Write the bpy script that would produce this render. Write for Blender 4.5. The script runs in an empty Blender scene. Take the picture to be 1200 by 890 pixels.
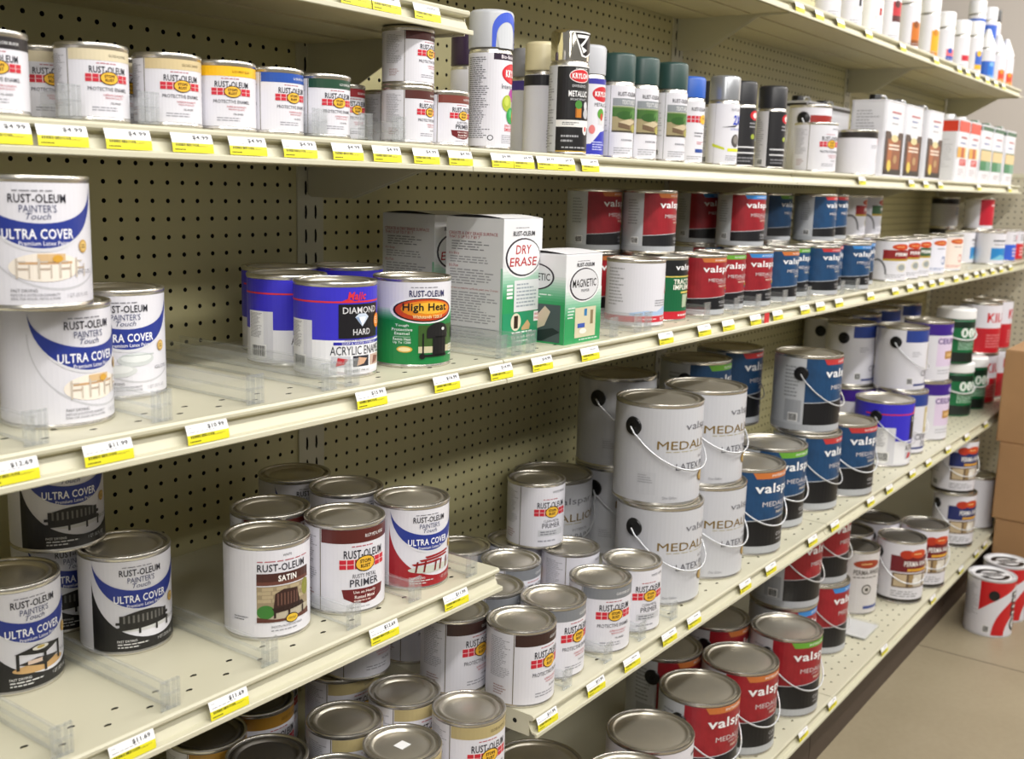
import bpy, bmesh, math, random
from mathutils import Vector, Matrix
random.seed(7)
C = bpy.context.scene.collection
PI = math.pi

# ------------------------------------------------------------------ materials
def lin(c):
    c = c / 255.0
    return c / 12.92 if c <= 0.04045 else ((c + 0.055) / 1.055) ** 2.4
def hexlin(h): return tuple(lin(int(h[i:i + 2], 16)) for i in (0, 2, 4))
MATS = {}
def mat(h, rough=0.38, metal=0.0, noise=0.0, nscale=40.0, name=None, bump=0.0, coat=0.0):
    """Procedural material: one colour, gently varied by object-space noise."""
    key = (h, rough, metal, noise, nscale, bump, coat)
    if key in MATS: return MATS[key]
    m = bpy.data.materials.new(name or 'surface_' + h)
    m.use_nodes = True
    nt = m.node_tree; b = nt.nodes['Principled BSDF']
    col = hexlin(h)
    b.inputs['Base Color'].default_value = (*col, 1)
    b.inputs['Roughness'].default_value = rough
    b.inputs['Metallic'].default_value = metal
    if coat: b.inputs['Coat Weight'].default_value = coat
    if noise or bump:
        tc = nt.nodes.new('ShaderNodeTexCoord'); nz = nt.nodes.new('ShaderNodeTexNoise')
        nz.inputs['Scale'].default_value = nscale; nz.inputs['Detail'].default_value = 3
        nt.links.new(tc.outputs['Object'], nz.inputs['Vector'])
        if noise:
            mx = nt.nodes.new('ShaderNodeMix'); mx.data_type = 'RGBA'
            mx.inputs[6].default_value = (*[c * (1 - noise) for c in col], 1)
            mx.inputs[7].default_value = (*[min(1, c * (1 + noise)) for c in col], 1)
            nt.links.new(nz.outputs['Fac'], mx.inputs[0]); nt.links.new(mx.outputs[2], b.inputs['Base Color'])
        if bump:
            bp = nt.nodes.new('ShaderNodeBump'); bp.inputs['Strength'].default_value = bump
            bp.inputs['Distance'].default_value = 0.002
            nt.links.new(nz.outputs['Fac'], bp.inputs['Height']); nt.links.new(bp.outputs['Normal'], b.inputs['Normal'])
    MATS[key] = m
    return m
STEEL = mat('CCC8B1', 0.38, 0, 0.04, 9, 'beige_painted_steel')
PEG = mat('C9C295', 0.5, 0, 0.05, 5, 'beige_pegboard')
HOLE = mat('15130E', 0.9, 0, 0, name='dark_cavity')
UNDER = mat('BDB490', 0.5, 0, 0.04, 9, 'beige_steel_underside')
TIN = mat('CFCBC2', 0.27, .9, 0.05, 30, 'tinplate', bump=0.05)
TINLID = mat('D6D0C2', 0.33, .82, 0.10, 18, 'tinplate_lid', bump=0.15)
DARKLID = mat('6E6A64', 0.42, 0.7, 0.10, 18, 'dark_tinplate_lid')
WIRE = mat('D2D4D8', 0.32, 0.6, 0, name='wire')
BLACKP = mat('121214', 0.35, 0, 0, name='black_plastic')
KICK = mat('4A3D33', 0.6, 0, 0.1, 6, 'dark_brown_kick_plate')
CARD = mat('A8825A', 0.85, 0, 0.07, 14, 'brown_cardboard')
CHROME = mat('E8E2D4', 0.09, 1.0, 0, name='chrome')
def clear_plastic():
    m = bpy.data.materials.new('clear_plastic'); m.use_nodes = True
    nt = m.node_tree; nt.nodes.clear()
    o = nt.nodes.new('ShaderNodeOutputMaterial'); t = nt.nodes.new('ShaderNodeBsdfTransparent')
    g = nt.nodes.new('ShaderNodeBsdfGlossy'); d = nt.nodes.new('ShaderNodeBsdfDiffuse'); lw = nt.nodes.new('ShaderNodeLayerWeight')
    pw = nt.nodes.new('ShaderNodeMath'); pw.operation = 'POWER'; pw.inputs[1].default_value = 3.0
    ma = nt.nodes.new('ShaderNodeMath'); ma.operation = 'MULTIPLY_ADD'; ma.inputs[1].default_value = .35; ma.inputs[2].default_value = .045
    a = nt.nodes.new('ShaderNodeMixShader'); b = nt.nodes.new('ShaderNodeMixShader')
    t.inputs[0].default_value = (0.975, 0.98, 0.98, 1); g.inputs['Roughness'].default_value = 0.15
    d.inputs[0].default_value = (0.85, 0.87, 0.88, 1); a.inputs[0].default_value = 0.06
    nt.links.new(lw.outputs['Facing'], pw.inputs[0]); nt.links.new(pw.outputs[0], ma.inputs[0]); nt.links.new(ma.outputs[0], b.inputs[0])
    nt.links.new(t.outputs[0], a.inputs[1]); nt.links.new(d.outputs[0], a.inputs[2])
    nt.links.new(a.outputs[0], b.inputs[1]); nt.links.new(g.outputs[0], b.inputs[2])
    nt.links.new(b.outputs[0], o.inputs[0])
    return m
CLEAR = clear_plastic()

# ------------------------------------------------------------------ object helpers
def link(name, me, parent=None, smooth=None):
    o = bpy.data.objects.new(name, me); C.objects.link(o)
    if parent: o.parent = parent
    return o
def tag(o, label=None, cat=None, group=None, kind=None):
    if label: o['label'] = label
    if cat: o['category'] = cat
    if group: o['group'] = group
    if kind: o['kind'] = kind
    return o
def empty(name, loc=(0, 0, 0), rz=0):
    o = bpy.data.objects.new(name, None); o.empty_display_size = 0.05; C.objects.link(o)
    o.location = loc; o.rotation_euler = (0, 0, rz)
    return o
def copy_tree(o, parent=None):
    c = o.copy(); C.objects.link(c)
    if parent: c.parent = parent
    for ch in list(o.children): copy_tree(ch, c)
    return c
class MB:
    """collects faces and materials of ONE mesh"""
    def __init__(s): s.v = []; s.f = []; s.m = []; s.mats = []
    def mi(s, m):
        if m not in s.mats: s.mats.append(m)
        return s.mats.index(m)
    def add(s, vs, fs, m):
        b = len(s.v); k = s.mi(m); s.v += [tuple(p) for p in vs]
        for f in fs: s.f.append([b + i for i in f]); s.m.append(k)
    def box(s, x0, x1, y0, y1, z0, z1, m):
        v = [(x, y, z) for z in (z0, z1) for y in (y0, y1) for x in (x0, x1)]
        s.add(v, [(0, 2, 3, 1), (4, 5, 7, 6), (0, 1, 5, 4), (2, 6, 7, 3), (0, 4, 6, 2), (1, 3, 7, 5)], m)
    def prism_x(s, prof, x0, x1, m):
        """profile of (y,z) points swept along x"""
        n = len(prof)
        v = [(x0, y, z) for y, z in prof] + [(x1, y, z) for y, z in prof]
        f = [(i, (i + 1) % n, n + (i + 1) % n, n + i) for i in range(n)]
        f += [tuple(range(n))[::-1], tuple(range(n, 2 * n))]
        s.add(v, f, m)
    def lathe(s, prof, m, n=40, cap0=False, cap1=False, cx=0, cy=0):
        v = []; f = []
        for r, z in prof:
            for k in range(n):
                a = 2 * PI * k / n; v.append((cx + r * math.cos(a), cy + r * math.sin(a), z))
        for i in range(len(prof) - 1):
            for k in range(n):
                k2 = (k + 1) % n
                f.append((i * n + k, i * n + k2, (i + 1) * n + k2, (i + 1) * n + k))
        if cap0: f.append(tuple(range(n))[::-1])
        if cap1: f.append(tuple(range((len(prof) - 1) * n, len(prof) * n)))
        s.add(v, f, m)
    def tube(s, pts, r, m, n=8):
        pts = [Vector(p) for p in pts]; v = []; f = []
        for i, p in enumerate(pts):
            t = (pts[min(i + 1, len(pts) - 1)] - pts[max(i - 1, 0)]).normalized()
            u = t.cross(Vector((0, 0, 1)))
            if u.length < 1e-4: u = t.cross(Vector((1, 0, 0)))
            u.normalize(); w = t.cross(u)
            for k in range(n):
                a = 2 * PI * k / n; v.append(tuple(p + u * (r * math.cos(a)) + w * (r * math.sin(a))))
        for i in range(len(pts) - 1):
            for k in range(n):
                k2 = (k + 1) % n; f.append((i * n + k, i * n + k2, (i + 1) * n + k2, (i + 1) * n + k))
        f.append(tuple(range(n))[::-1]); f.append(tuple(range((len(pts) - 1) * n, len(pts) * n)))
        s.add(v, f, m)
    def mesh(s, name, smooth=None, recalc=True):
        me = bpy.data.meshes.new(name); me.from_pydata(s.v, [], s.f)
        for m in s.mats: me.materials.append(m)
        me.polygons.foreach_set('material_index', s.m)
        if recalc:
            bm = bmesh.new(); bm.from_mesh(me); bmesh.ops.recalc_face_normals(bm, faces=bm.faces); bm.to_mesh(me); bm.free()
        if smooth is not None:
            me.polygons.foreach_set('use_smooth', [True] * len(me.polygons))
            me.set_sharp_from_angle(angle=math.radians(smooth))
        me.update()
        return me
    def build(s, name, parent=None, smooth=None, recalc=True): return link(name, s.mesh(name, smooth, recalc), parent)

# perforated plate in a plane: cells (a,b) -> point by fn(a,b,depth); holes are real openings with walls
def perforate(mb, m, cells, fn, hx, hy, wall, mw):
    for (a0, a1, b0, b1, hole) in cells:
        if not hole:
            mb.add([fn(a0, b0, 0), fn(a1, b0, 0), fn(a1, b1, 0), fn(a0, b1, 0)], [(0, 1, 2, 3)], m); continue
        ca, cb = (a0 + a1) / 2, (b0 + b1) / 2
        o = []
        for k in range(8):
            t = PI / 8 + k * PI / 4
            ox, oy = math.cos(t) / math.cos(PI / 8), math.sin(t) / math.cos(PI / 8)
            o.append((ca + ox * hx, cb + oy * hy))
        v = [fn(a1, b1, 0), fn(a0, b1, 0), fn(a0, b0, 0), fn(a1, b0, 0)] + [fn(x, y, 0) for x, y in o] + [fn(x, y, wall) for x, y in o]
        f = [(3, 0, 4, 11), (0, 5, 4), (0, 1, 6, 5), (1, 7, 6), (1, 2, 8, 7), (2, 9, 8), (2, 3, 10, 9), (3, 11, 10)]
        mb.add(v, f, m)
        b = len(mb.v) - 8; k = mb.mi(mw)
        for i in range(8): mb.f.append([b - 8 + i, b - 8 + (i + 1) % 8, b + (i + 1) % 8, b + i]); mb.m.append(k)

# ------------------------------------------------------------------ printed artwork (text, shapes) laid on a surface
TXT = {}
def text2d(s, bold, shear=0.0):
    k = (s, bold, shear)
    if k in TXT: return TXT[k]
    cu = bpy.data.curves.new('lettering', 'FONT'); cu.body = s; cu.resolution_u = 2; cu.offset = bold; cu.shear = shear; cu.space_character = 1.0 + 3.2 * max(bold, 0)
    o = bpy.data.objects.new('lettering', cu); C.objects.link(o)
    bpy.context.view_layer.update()
    me = o.evaluated_get(bpy.context.evaluated_depsgraph_get()).to_mesh()
    vs = [(v.co.x, v.co.y) for v in me.vertices]; fs = [tuple(p.vertices) for p in me.polygons]
    x0 = min(v[0] for v in vs); x1 = max(v[0] for v in vs); y0 = min(v[1] for v in vs); y1 = max(v[1] for v in vs)
    vs = [((x - (x0 + x1) / 2) / (x1 - x0), (y - (y0 + y1) / 2) / (y1 - y0)) for x, y in vs]
    o.to_mesh_clear(); bpy.data.objects.remove(o); bpy.data.curves.remove(cu)
    TXT[k] = (vs, fs)
    return TXT[k]
class Art:
    """2-D artwork in (u,v); layers are lifted a fraction of a millimetre and bent onto the thing"""
    def __init__(s, step=None): s.it = []; s.step = step
    def poly(s, pts, col, l=1, rough=0.38, metal=0.0, noise=0, nscale=40):
        s.it.append((pts, [tuple(range(len(pts)))], mat(col, rough, metal, noise, nscale), l, True))
    def rect(s, u0, v0, u1, v1, col, l=1, **k): s.poly([(u0, v0), (u1, v0), (u1, v1), (u0, v1)], col, l, **k)
    def ell(s, cu, cv, ru, rv, col, l=1, n=26, **k):
        s.poly([(cu + ru * math.cos(2 * PI * i / n), cv + rv * math.sin(2 * PI * i / n)) for i in range(n)], col, l, **k)
    def text(s, t, cu, cv, w, h, col, l=3, bold=0.0, shear=0.0):
        vs, fs = text2d(t, bold, shear)
        s.it.append(([(cu + x * w, cv + y * h) for x, y in vs], fs, mat(col), l, False))
    def greek(s, u0, u1, v0, v1, n, col, l=2, seed=1):
        rnd = random.Random(seed * 31 + n)
        dv = (v1 - v0) / n
        for i in range(n):
            e = u0 + (u1 - u0) * (0.55 + 0.45 * rnd.random())
            v = v1 - (i + 0.7) * dv
            u = u0
            while u < e:
                w = (u1 - u0) * rnd.uniform(0.06, 0.2); s.rect(u, v, min(u + w, e), v + dv * 0.42, col, l); u += w + (u1 - u0) * 0.03
    def barcode(s, u0, u1, v0, v1, l=2, seed=3, bg='F4F4F4', fg='202020'):
        s.rect(u0, v0, u1, v1, bg, l)
        rnd = random.Random(seed); u = u0 + (u1 - u0) * .07
        while u < u1 - (u1 - u0) * .1:
            w = (u1 - u0) * rnd.choice((.015, .03, .045)); s.rect(u, v0 + (v1 - v0) * .1, u + w, v1 - (v1 - v0) * .1, fg, l + 1); u += w + (u1 - u0) * rnd.choice((.02, .035))
    def build(s, name, parent, fn, base=None):
        mb = MB()
        if base: base(mb)
        for pts, fs, m, l, cut in s.it:
            if cut and s.step:
                bm = bmesh.new(); vv = [bm.verts.new((p[0], p[1], 0)) for p in pts]
                bm.faces.new(vv)
                lo = min(p[0] for p in pts); hi = max(p[0] for p in pts)
                k = math.ceil(lo / s.step + 1e-6)
                while k * s.step < hi - 1e-6:
                    bmesh.ops.bisect_plane(bm, geom=list(bm.verts) + list(bm.edges) + list(bm.faces), plane_co=(k * s.step, 0, 0), plane_no=(1, 0, 0)); k += 1
                bm.verts.index_update()
                mb.add([fn(v.co.x, v.co.y, l) for v in bm.verts], [[v.index for v in f.verts] for f in bm.faces], m)
                bm.free()
            else:
                mb.add([fn(p[0], p[1], l) for p in pts], fs, m)
        me = mb.mesh(name, None, recalc=False)
        return link(name, me, parent)
LAY = 0.00022
def on_cyl(r, z0, h):
    return lambda u, v, l: ((r + LAY * l) * math.sin(u), -(r + LAY * l) * math.cos(u), z0 + v * h)
def sleeve(r, z0, z1, m, n=64):
    def f(mb):
        mb.lathe([(r, z0), (r, z1)], m, n)
    return f
# ------------------------------------------------------------------ tins
WHITE = 'DFDEE6'
def tin_body(p, r, h, lid=TINLID, shell=TIN, n=48):
    b = MB()
    b.lathe([(0, 0.0022), (r - .006, 0.0022), (r - .004, 0.0), (r - .001, 0.0), (r, .0014), (r, .0034), (r - .0011, .005),
             (r - .0011, h - .0062), (r - .0002, h - .0048), (r + .0003, h - .0022), (r - .0007, h - .0003), (r - .003, h), (r - .0042, h - .001), (r - .0046, h - .0062)], shell, n)
    b.build('can_body', p, 50)
    c = MB()
    k = min(1, r / .054)
    c.lathe([(r - .0046, h - .0062), (r - .0075 * k - .001, h - .0064), (r - .0085 * k - .001, h - .0012), (r - .0105 * k - .001, h - .0008), (r - .0125 * k - .001, h - .0018),
             (r - .0145 * k - .001, h - .0052), (r - .019 * k, h - .0056), (r - .021 * k, h - .0048), (.004, h - .0046)], lid, n, cap1=True)
    c.build('lid', p, 50)
def bail(p, r, h, zear, drop=.085, ang=90, side=(-1, 1), out=.004):
    for s in side:
        a = math.radians(ang) * s
        e = MB()
        R = Matrix.Rotation(a, 4, 'Z')
        prof = [(.0168, 0), (.0178, .0015), (.016, .0042), (.006, .0046), (.0055, .003), (0.0005, .003)]
        n = 20; v = []; f = []
        for q, d in prof:
            for k in range(n):
                t = 2 * PI * k / n
                v.append(tuple(R @ Vector((q * math.cos(t), -(r - .001 + d) - (0 if q < .006 else (math.sqrt(max(0, r * r - (q * math.cos(t)) ** 2)) - r)), zear + q * math.sin(t)))))
        for i in range(len(prof) - 1):
            for k in range(n): f.append((i * n + k, i * n + (k + 1) % n, (i + 1) * n + (k + 1) % n, (i + 1) * n + k))
        f.append(tuple(range((len(prof) - 1) * n, len(prof) * n)))
        e.add(v, f, BLACKP); e.build('handle_ear', p, 50)
    pts = []
    a0 = math.radians(ang)
    for i in range(33):
        t = -1 + 2 * i / 32
        a = a0 * t; c = math.cos(a / a0 * PI / 2)
        rr = r + .0045 + out * c + (.004 if abs(t) > .9 else .006 * (1 - abs(t)) * 0)
        pts.append((rr * math.sin(a), -rr * math.cos(a), zear - drop * (c ** .8)))
    w = MB(); w.tube(pts, .0017, WIRE, 7); w.build('handle', p, 60)

def quart(nm, art, r=.054, h=.122, base=WHITE, lid=TINLID, band=(.0052, .0064), label_mat=None, shell=TIN):
    p = empty(nm); tin_body(p, r, h, lid, shell)
    z0, z1 = band[0], h - band[1]
    A = Art(.12)
    if art: art(A)
    A.build('label', p, on_cyl(r - .0007, z0, z1 - z0), sleeve(r - .0007, z0, z1, label_mat or mat(base, .36)))
    return p
def gallon(nm, art, base=WHITE, r=.0835, h=.193, zear=.148, ang=88, lid=TINLID, drop=.080, label_mat=None, handle=True, shell=TIN):
    p = quart(nm, art, r, h, base, lid, (.007, .008), label_mat, shell)
    if handle: bail(p, r, h, zear, drop, ang)
    return p

RED = 'C8283A'; NAVY = '23232F'
def a_rust(A, band, cap='GLOSS ALMOND', capcol='F5F5F5', mode='enamel', light=False, seam=True):
    """white label with a coloured top band, black name, red grid and yellow oval"""
    if band: A.rect(-1.12, .835, 2.6, 1.0, band, 1)
    A.text(cap, .3, .915, .62, .04, capcol, 2)
    if seam:
        A.rect(-1.165, 0, -1.14, 1.0, '6B6250', 1); A.greek(-1.95, -1.25, .35, .93, 22, 'A4A4AC', 1, 4); A.greek(-1.8, -1.3, .1, .25, 4, 'A98A8A', 1, 5)
    A.greek(-.35, .4, .778, .81, 1, 'B05560', 1, 2)
    A.text('RUST-OLEUM', .0, .7, 1.1, .1, NAVY, 2, .014)
    A.rect(-.66, .515, .66, .64, 'EFD9D9', 1)
    for i in range(7):
        for j in range(2):
            if i == 3: continue
            u = -.655 + i * .188; A.rect(u, .52 + j * .061, u + .165, .52 + j * .061 + .053, RED, 2)
    A.ell(0, .578, .275, .098, '3A2A18', 3); A.ell(0, .578, .25, .087, 'EDB93C', 4)
    A.text('STOPS', 0, .608, .3, .044, '2A2018', 5, .03); A.text('RUST', 0, .549, .26, .044, '2A2018', 5, .03)
    if mode == 'enamel':
        A.text('PROTECTIVE ENAMEL', 0, .415, 1.2, .056, '55555F', 2, .005)
        A.text('SUPERIOR DURABILITY', .14, .328, .66, .03, 'B94A55', 2); A.text('PREMIUM QUALITY', .14, .283, .55, .03, 'B94A55', 2)
        A.text('OIL-BASED', .18, .21, .34, .03, '33333B', 2)
        A.greek(-.5, .5, .08, .16, 2, '9A9AA4', 1, 8)
    elif mode == 'clean':
        A.text('CLEAN METAL', 0, .43, .62, .045, '55555F', 2); A.text('PRIMER', 0, .35, .72, .082, '45454F', 2)
        A.rect(-.5, .17, .5, .28, 'C8C9CE', 1); A.greek(-.42, .45, .185, .265, 2, '70707A', 2, 8)
        A.greek(-.5, .5, .06, .12, 1, '9A9AA4', 1, 8)
    elif mode == 'rusty':
        A.text('RUSTY METAL', 0, .43, .66, .05, '45454F', 2); A.text('PRIMER', 0, .345, .8, .09, '3A3A44', 2, .01)
        A.poly([(-.6, .27), (.6, .27), (.55, .16), (.3, .1), (0, .08), (-.3, .1), (-.55, .16)], '6B1E22', 1)
        A.text('Use on Heavily', 0, .225, .62, .045, 'F3E6E2', 2, .015); A.text('Rusted Metal', 0, .17, .56, .04, 'F3E6E2', 2, .015); A.greek(-.3, .3, .105, .14, 1, 'D9BDB8', 2, 2)
        A.greek(-.4, .4, .03, .055, 1, '9A9AA4', 1, 8)
def arc(cu, cv, ru, rv, t0, t1, n=28):
    return [(cu + ru * math.cos(math.radians(t0 + (t1 - t0) * i / n)), cv + rv * math.sin(math.radians(t0 + (t1 - t0) * i / n))) for i in range(n + 1)]
def pic_dining(A):
    A.ell(.1, .31, .62, .12, 'EFE6DA', 2); A.rect(-.05, .35, .42, .42, 'D8B88C', 3); A.rect(-.35, .335, .55, .355, 'C9A27A', 3)
    for u in (-.4, -.05, .3, .62):
        A.rect(u, .22, u + .035, .385, 'C8BDB0', 4); A.rect(u + .2, .22, u + .225, .33, 'C8BDB0', 4); A.rect(u, .29, u + .22, .305, 'B9A797', 4); A.rect(u, .35, u + .16, .362, 'C8BDB0', 4)
    A.ell(.28, .38, .09, .03, 'D6A23C', 5)
def pic_bench(A, c='23211F'):
    A.ell(.15, .26, .7, .05, 'CFCFCF', 2)
    top = [(-.5, .27)] + [(-.5 + .08 * i, .4 + .045 * math.sin(PI * min(max((i - 1) / 12, 0), 1)) * 1.0) for i in range(15)] + [(.62, .29)]
    A.poly(top, c, 3)
    for i in range(10): A.rect(-.42 + i * .1, .315, -.38 + i * .1, .4, '6C6A66', 4)
    A.poly([(-.56, .27), (.66, .3), (.7, .265), (-.52, .235)], c, 5)
    for u in (-.5, -.1, .3, .62): A.rect(u, .19, u + .05, .27, c, 4)
    A.rect(-.58, .3, -.46, .33, c, 4); A.rect(.56, .32, .68, .35, c, 4)
def pic_table(A):
    A.ell(.1, .2, .6, .05, 'C6A06C', 2)
    A.poly([(-.45, .37), (.0, .43), (.6, .39), (.18, .32)], '1E1C1C', 3); A.poly([(-.4, .26), (.15, .2), (.55, .26), (.0, .3)], '2B2725', 3)
    for u, a, b in ((-.42, .2, .37), (.14, .14, .33), (.52, .2, .39)): A.rect(u, a, u + .06, b, '1E1C1C', 4)
    A.ell(.08, .395, .18, .024, 'E8E4DA', 4); A.ell(.08, .4, .09, .014, 'C9B060', 5); A.rect(-.2, .245, .1, .285, 'D7BFB0', 4)
def pic_picnic(A):
    A.ell(.1, .22, .7, .05, 'C9CDC2', 2)
    for a, b, w in ((.39, -.15, .8), (.35, -.3, .9), (.3, -.5, .8)): A.poly([(b, a), (b + w, a + .035), (b + w + .06, a + .012), (b + .06, a - .025)], '9C2026', 3)
    for u in (-.42, -.2, .12, .3, .55): A.poly([(u, .19), (u + .05, .19), (u + .1, .33), (u + .05, .33)], '7C171C', 4)
def pic_dishes(A):
    A.ell(-.2, .25, .4, .065, 'D3D6D6', 2); A.ell(-.2, .265, .3, .04, 'E6E8E8', 3); A.ell(.2, .36, .4, .07, 'CBD0D0', 2); A.ell(.2, .375, .33, .045, 'DFE3E3', 3); A.rect(-.1, .4, .6, .41, 'B9C0C0', 4)
def a_ultra(A, pic, low=None, gloss='SEMI-GLOSS'):
    A.poly(arc(.05, 1.0, 1.14, .535, 180, 360) + arc(.05, 1.0, 1.14, .33, 360, 180), '27388E', 2)
    A.poly(arc(.05, 1.0, 1.14, .565, 180, 360) + arc(.05, 1.0, 1.14, .535, 360, 180), 'DADAE0', 2)
    if low:
        A.poly([(-1.12, .98), (-1.12, 0), (1.9, 0), (1.9, .2)] + arc(.35, .8, 1.47, .68, 330, 180), low, 1)
        A.text('FAST DRYING', -.35, .115, .42, .026, 'E4E4E4', 3)
        A.greek(-.55, .2, .03, .095, 2, 'CFCFCF', 3, 3); A.text('1 QT. (32 FL OZ)', .6, .075, .5, .045, 'D8D8D8', 3)
    else:
        A.poly(arc(.35, .8, 1.475, .685, 180, 330) + arc(.35, .8, 1.455, .665, 330, 180), 'C6C6CC', 1)
        A.text('FAST DRYING', -.28, .12, .42, .026, '55555C', 3); A.text('INDOOR & OUTDOOR DURABILITY', -.1, .083, .8, .022, '77777F', 3)
        A.text('IDEAL FOR WOOD, METAL & MORE', -.1, .05, .8, .022, '77777F', 3); A.text('1 QT. (32 FL OZ)', .68, .065, .5, .04, 'A2A2AA', 3)
    A.greek(-.4, .45, .925, .945, 1, '77777F', 3, 2)
    A.text('RUST-OLEUM', 0, .873, .94, .072, NAVY, 3, .012)
    A.text("PAINTER'S", 0, .79, .6, .062, '4F5578', 3); A.text('Touch', 0, .727, .4, .05, '4F5578', 3, 0, .3)
    A.text('ULTRA COVER', 0, .583, 1.2, .084, 'F4F4FA', 3, .02); A.text('Premium Latex Paint', .08, .507, .82, .036, 'E8E8F4', 3, .01)
    A.ell(.83, .475, .11, .055, 'C49A4A', 4); A.ell(.83, .475, .085, .042, 'DDBB70', 5); A.greek(.775, .885, .455, .495, 2, '7A5A20', 6, 2)
    pic(A)
    A.text(gloss, .85, .26, .44, .035, '8C8C94', 3)
def a_satin(A):
    A.rect(-1.4, 0, -1.38, 1, 'D0D0D6', 1); A.text('WHITE', .1, .935, .22, .028, '55555C', 2); A.greek(-.6, .8, .86, .885, 1, 'B05560', 2, 4)
    A.text('RUST-OLEUM', .0, .8, 1.2, .085, NAVY, 2, .014)
    A.rect(-.62, .6, .75, .735, '4A2A26', 1); A.rect(-.62, .6, .75, .64, '6A4036', 2); A.text('SATIN', .1, .672, .46, .07, 'F6F2EE', 3, .03)
    A.rect(-.62, .19, .75, .585, '9C8C70', 1)
    for i in range(4):
        for j in range(4): A.rect(-.6 + i * .33 + (j % 2) * .1, .4 + j * .045, -.3 + i * .33 + (j % 2) * .05, .438 + j * .045, 'B5A484', 2)
    A.rect(-.62, .19, .75, .3, 'B8AE9A', 2); A.ell(-.42, .29, .2, .08, '3E7A34', 3); A.ell(.62, .5, .12, .1, '8A8A3C', 3)
    A.poly([(-.25, .3), (-.2, .5), (.0, .545), (.35, .53), (.45, .33)], '3A2420', 4)
    for i in range(7): A.rect(-.16 + i * .08, .36, -.125 + i * .08, .5, '6A4A40', 5)
    A.poly([(-.28, .33), (.5, .36), (.58, .31), (-.2, .275)], '2E1C1A', 5)
    for u in (-.24, .1, .5): A.rect(u, .215, u + .05, .3, '2E1C1A', 5)
    A.poly([(-.62, .23), (-.2, .2), (.3, .2), (.75, .24), (.75, .17), (-.62, .17)], '5A3028', 4); A.ell(.2, .19, .17, .055, '2A2018', 5); A.ell(.2, .19, .15, .046, 'E0B838', 6); A.text('STOPS RUST', .2, .19, .2, .024, '2A2018', 7)
    A.text('SMOOTH PROTECTIVE FINISH', .1, .11, .8, .026, '66666E', 2); A.greek(-.3, .5, .05, .085, 1, '9A9AA2', 2, 3)
    A.greek(-1.2, -.75, .18, .24, 2, '77777F', 2, 5)
def a_majic(A):
    A.rect(-PI, .4, PI, 1.0, '3A32C8', 1); A.rect(-1.6, .03, -1.08, .62, 'F1F1F4', 2); A.rect(-1.08, .03, -.82, .62, 'DADAE2', 2); A.greek(-1.55, -1.12, .3, .6, 22, '8C8C94', 3, 5); A.barcode(-1.5, -1.0, .06, .22, 3)
    A.rect(-.82, .03, PI, .4, 'EDEDF2', 2)
    A.poly([(-1.9, .845), (-.1, .845), (.05, .875), (.2, .845), (1.6, .845), (1.6, .825), (-1.9, .825)], 'D8303C', 2)
    A.text('Majic', .28, .89, .5, .12, 'D8303C', 4, .03, .25)
    A.rect(-.18, .42, 1.02, .81, '17151A', 3); A.text('DIAMOND', .42, .74, 1.0, .075, 'D8D8DC', 4, .01); A.text('HARD', .42, .49, .5, .07, 'D8D8DC', 4, .01)
    A.poly([(.22, .66), (.32, .7), (.52, .7), (.62, .66), (.42, .55)], 'C9D6E8', 4); A.poly([(.32, .66), (.52, .66), (.42, .56)], 'F4F8FC', 5); A.poly([(.22, .66), (.32, .66), (.42, .56)], '8FA6C8', 5)
    A.ell(1.0, .6, .16, .085, 'E58A2A', 5); A.greek(.88, 1.1, .56, .65, 4, 'F6E4C8', 6, 3)
    A.text('HIGH GLOSS FINISH', .42, .402, .9, .03, '4A4A60', 4); A.rect(-.3, .345, 1.3, .378, '2B2BA8', 3); A.text('SOAP & WATER CLEAN-UP', .4, .361, 1.0, .024, 'F0F0F8', 4)
    A.text('ACRYLIC ENAMEL', .4, .28, 1.55, .1, '30303A', 4)
    for i, (c, d) in enumerate((('C8C8D0', 'C03038'), ('30303A', 'D2A88A'), ('C9B0A2', '8A5A50'))):
        u = -.35 + i * .52; A.rect(u, .09, u + .46, .215, c, 3); A.poly([(u + .1, .1), (u + .3, .12), (u + .4, .18), (u + .15, .2)], d, 4)
    A.text('ONE QUART (946 mL)', .3, .045, .7, .032, '44444C', 4)
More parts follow.
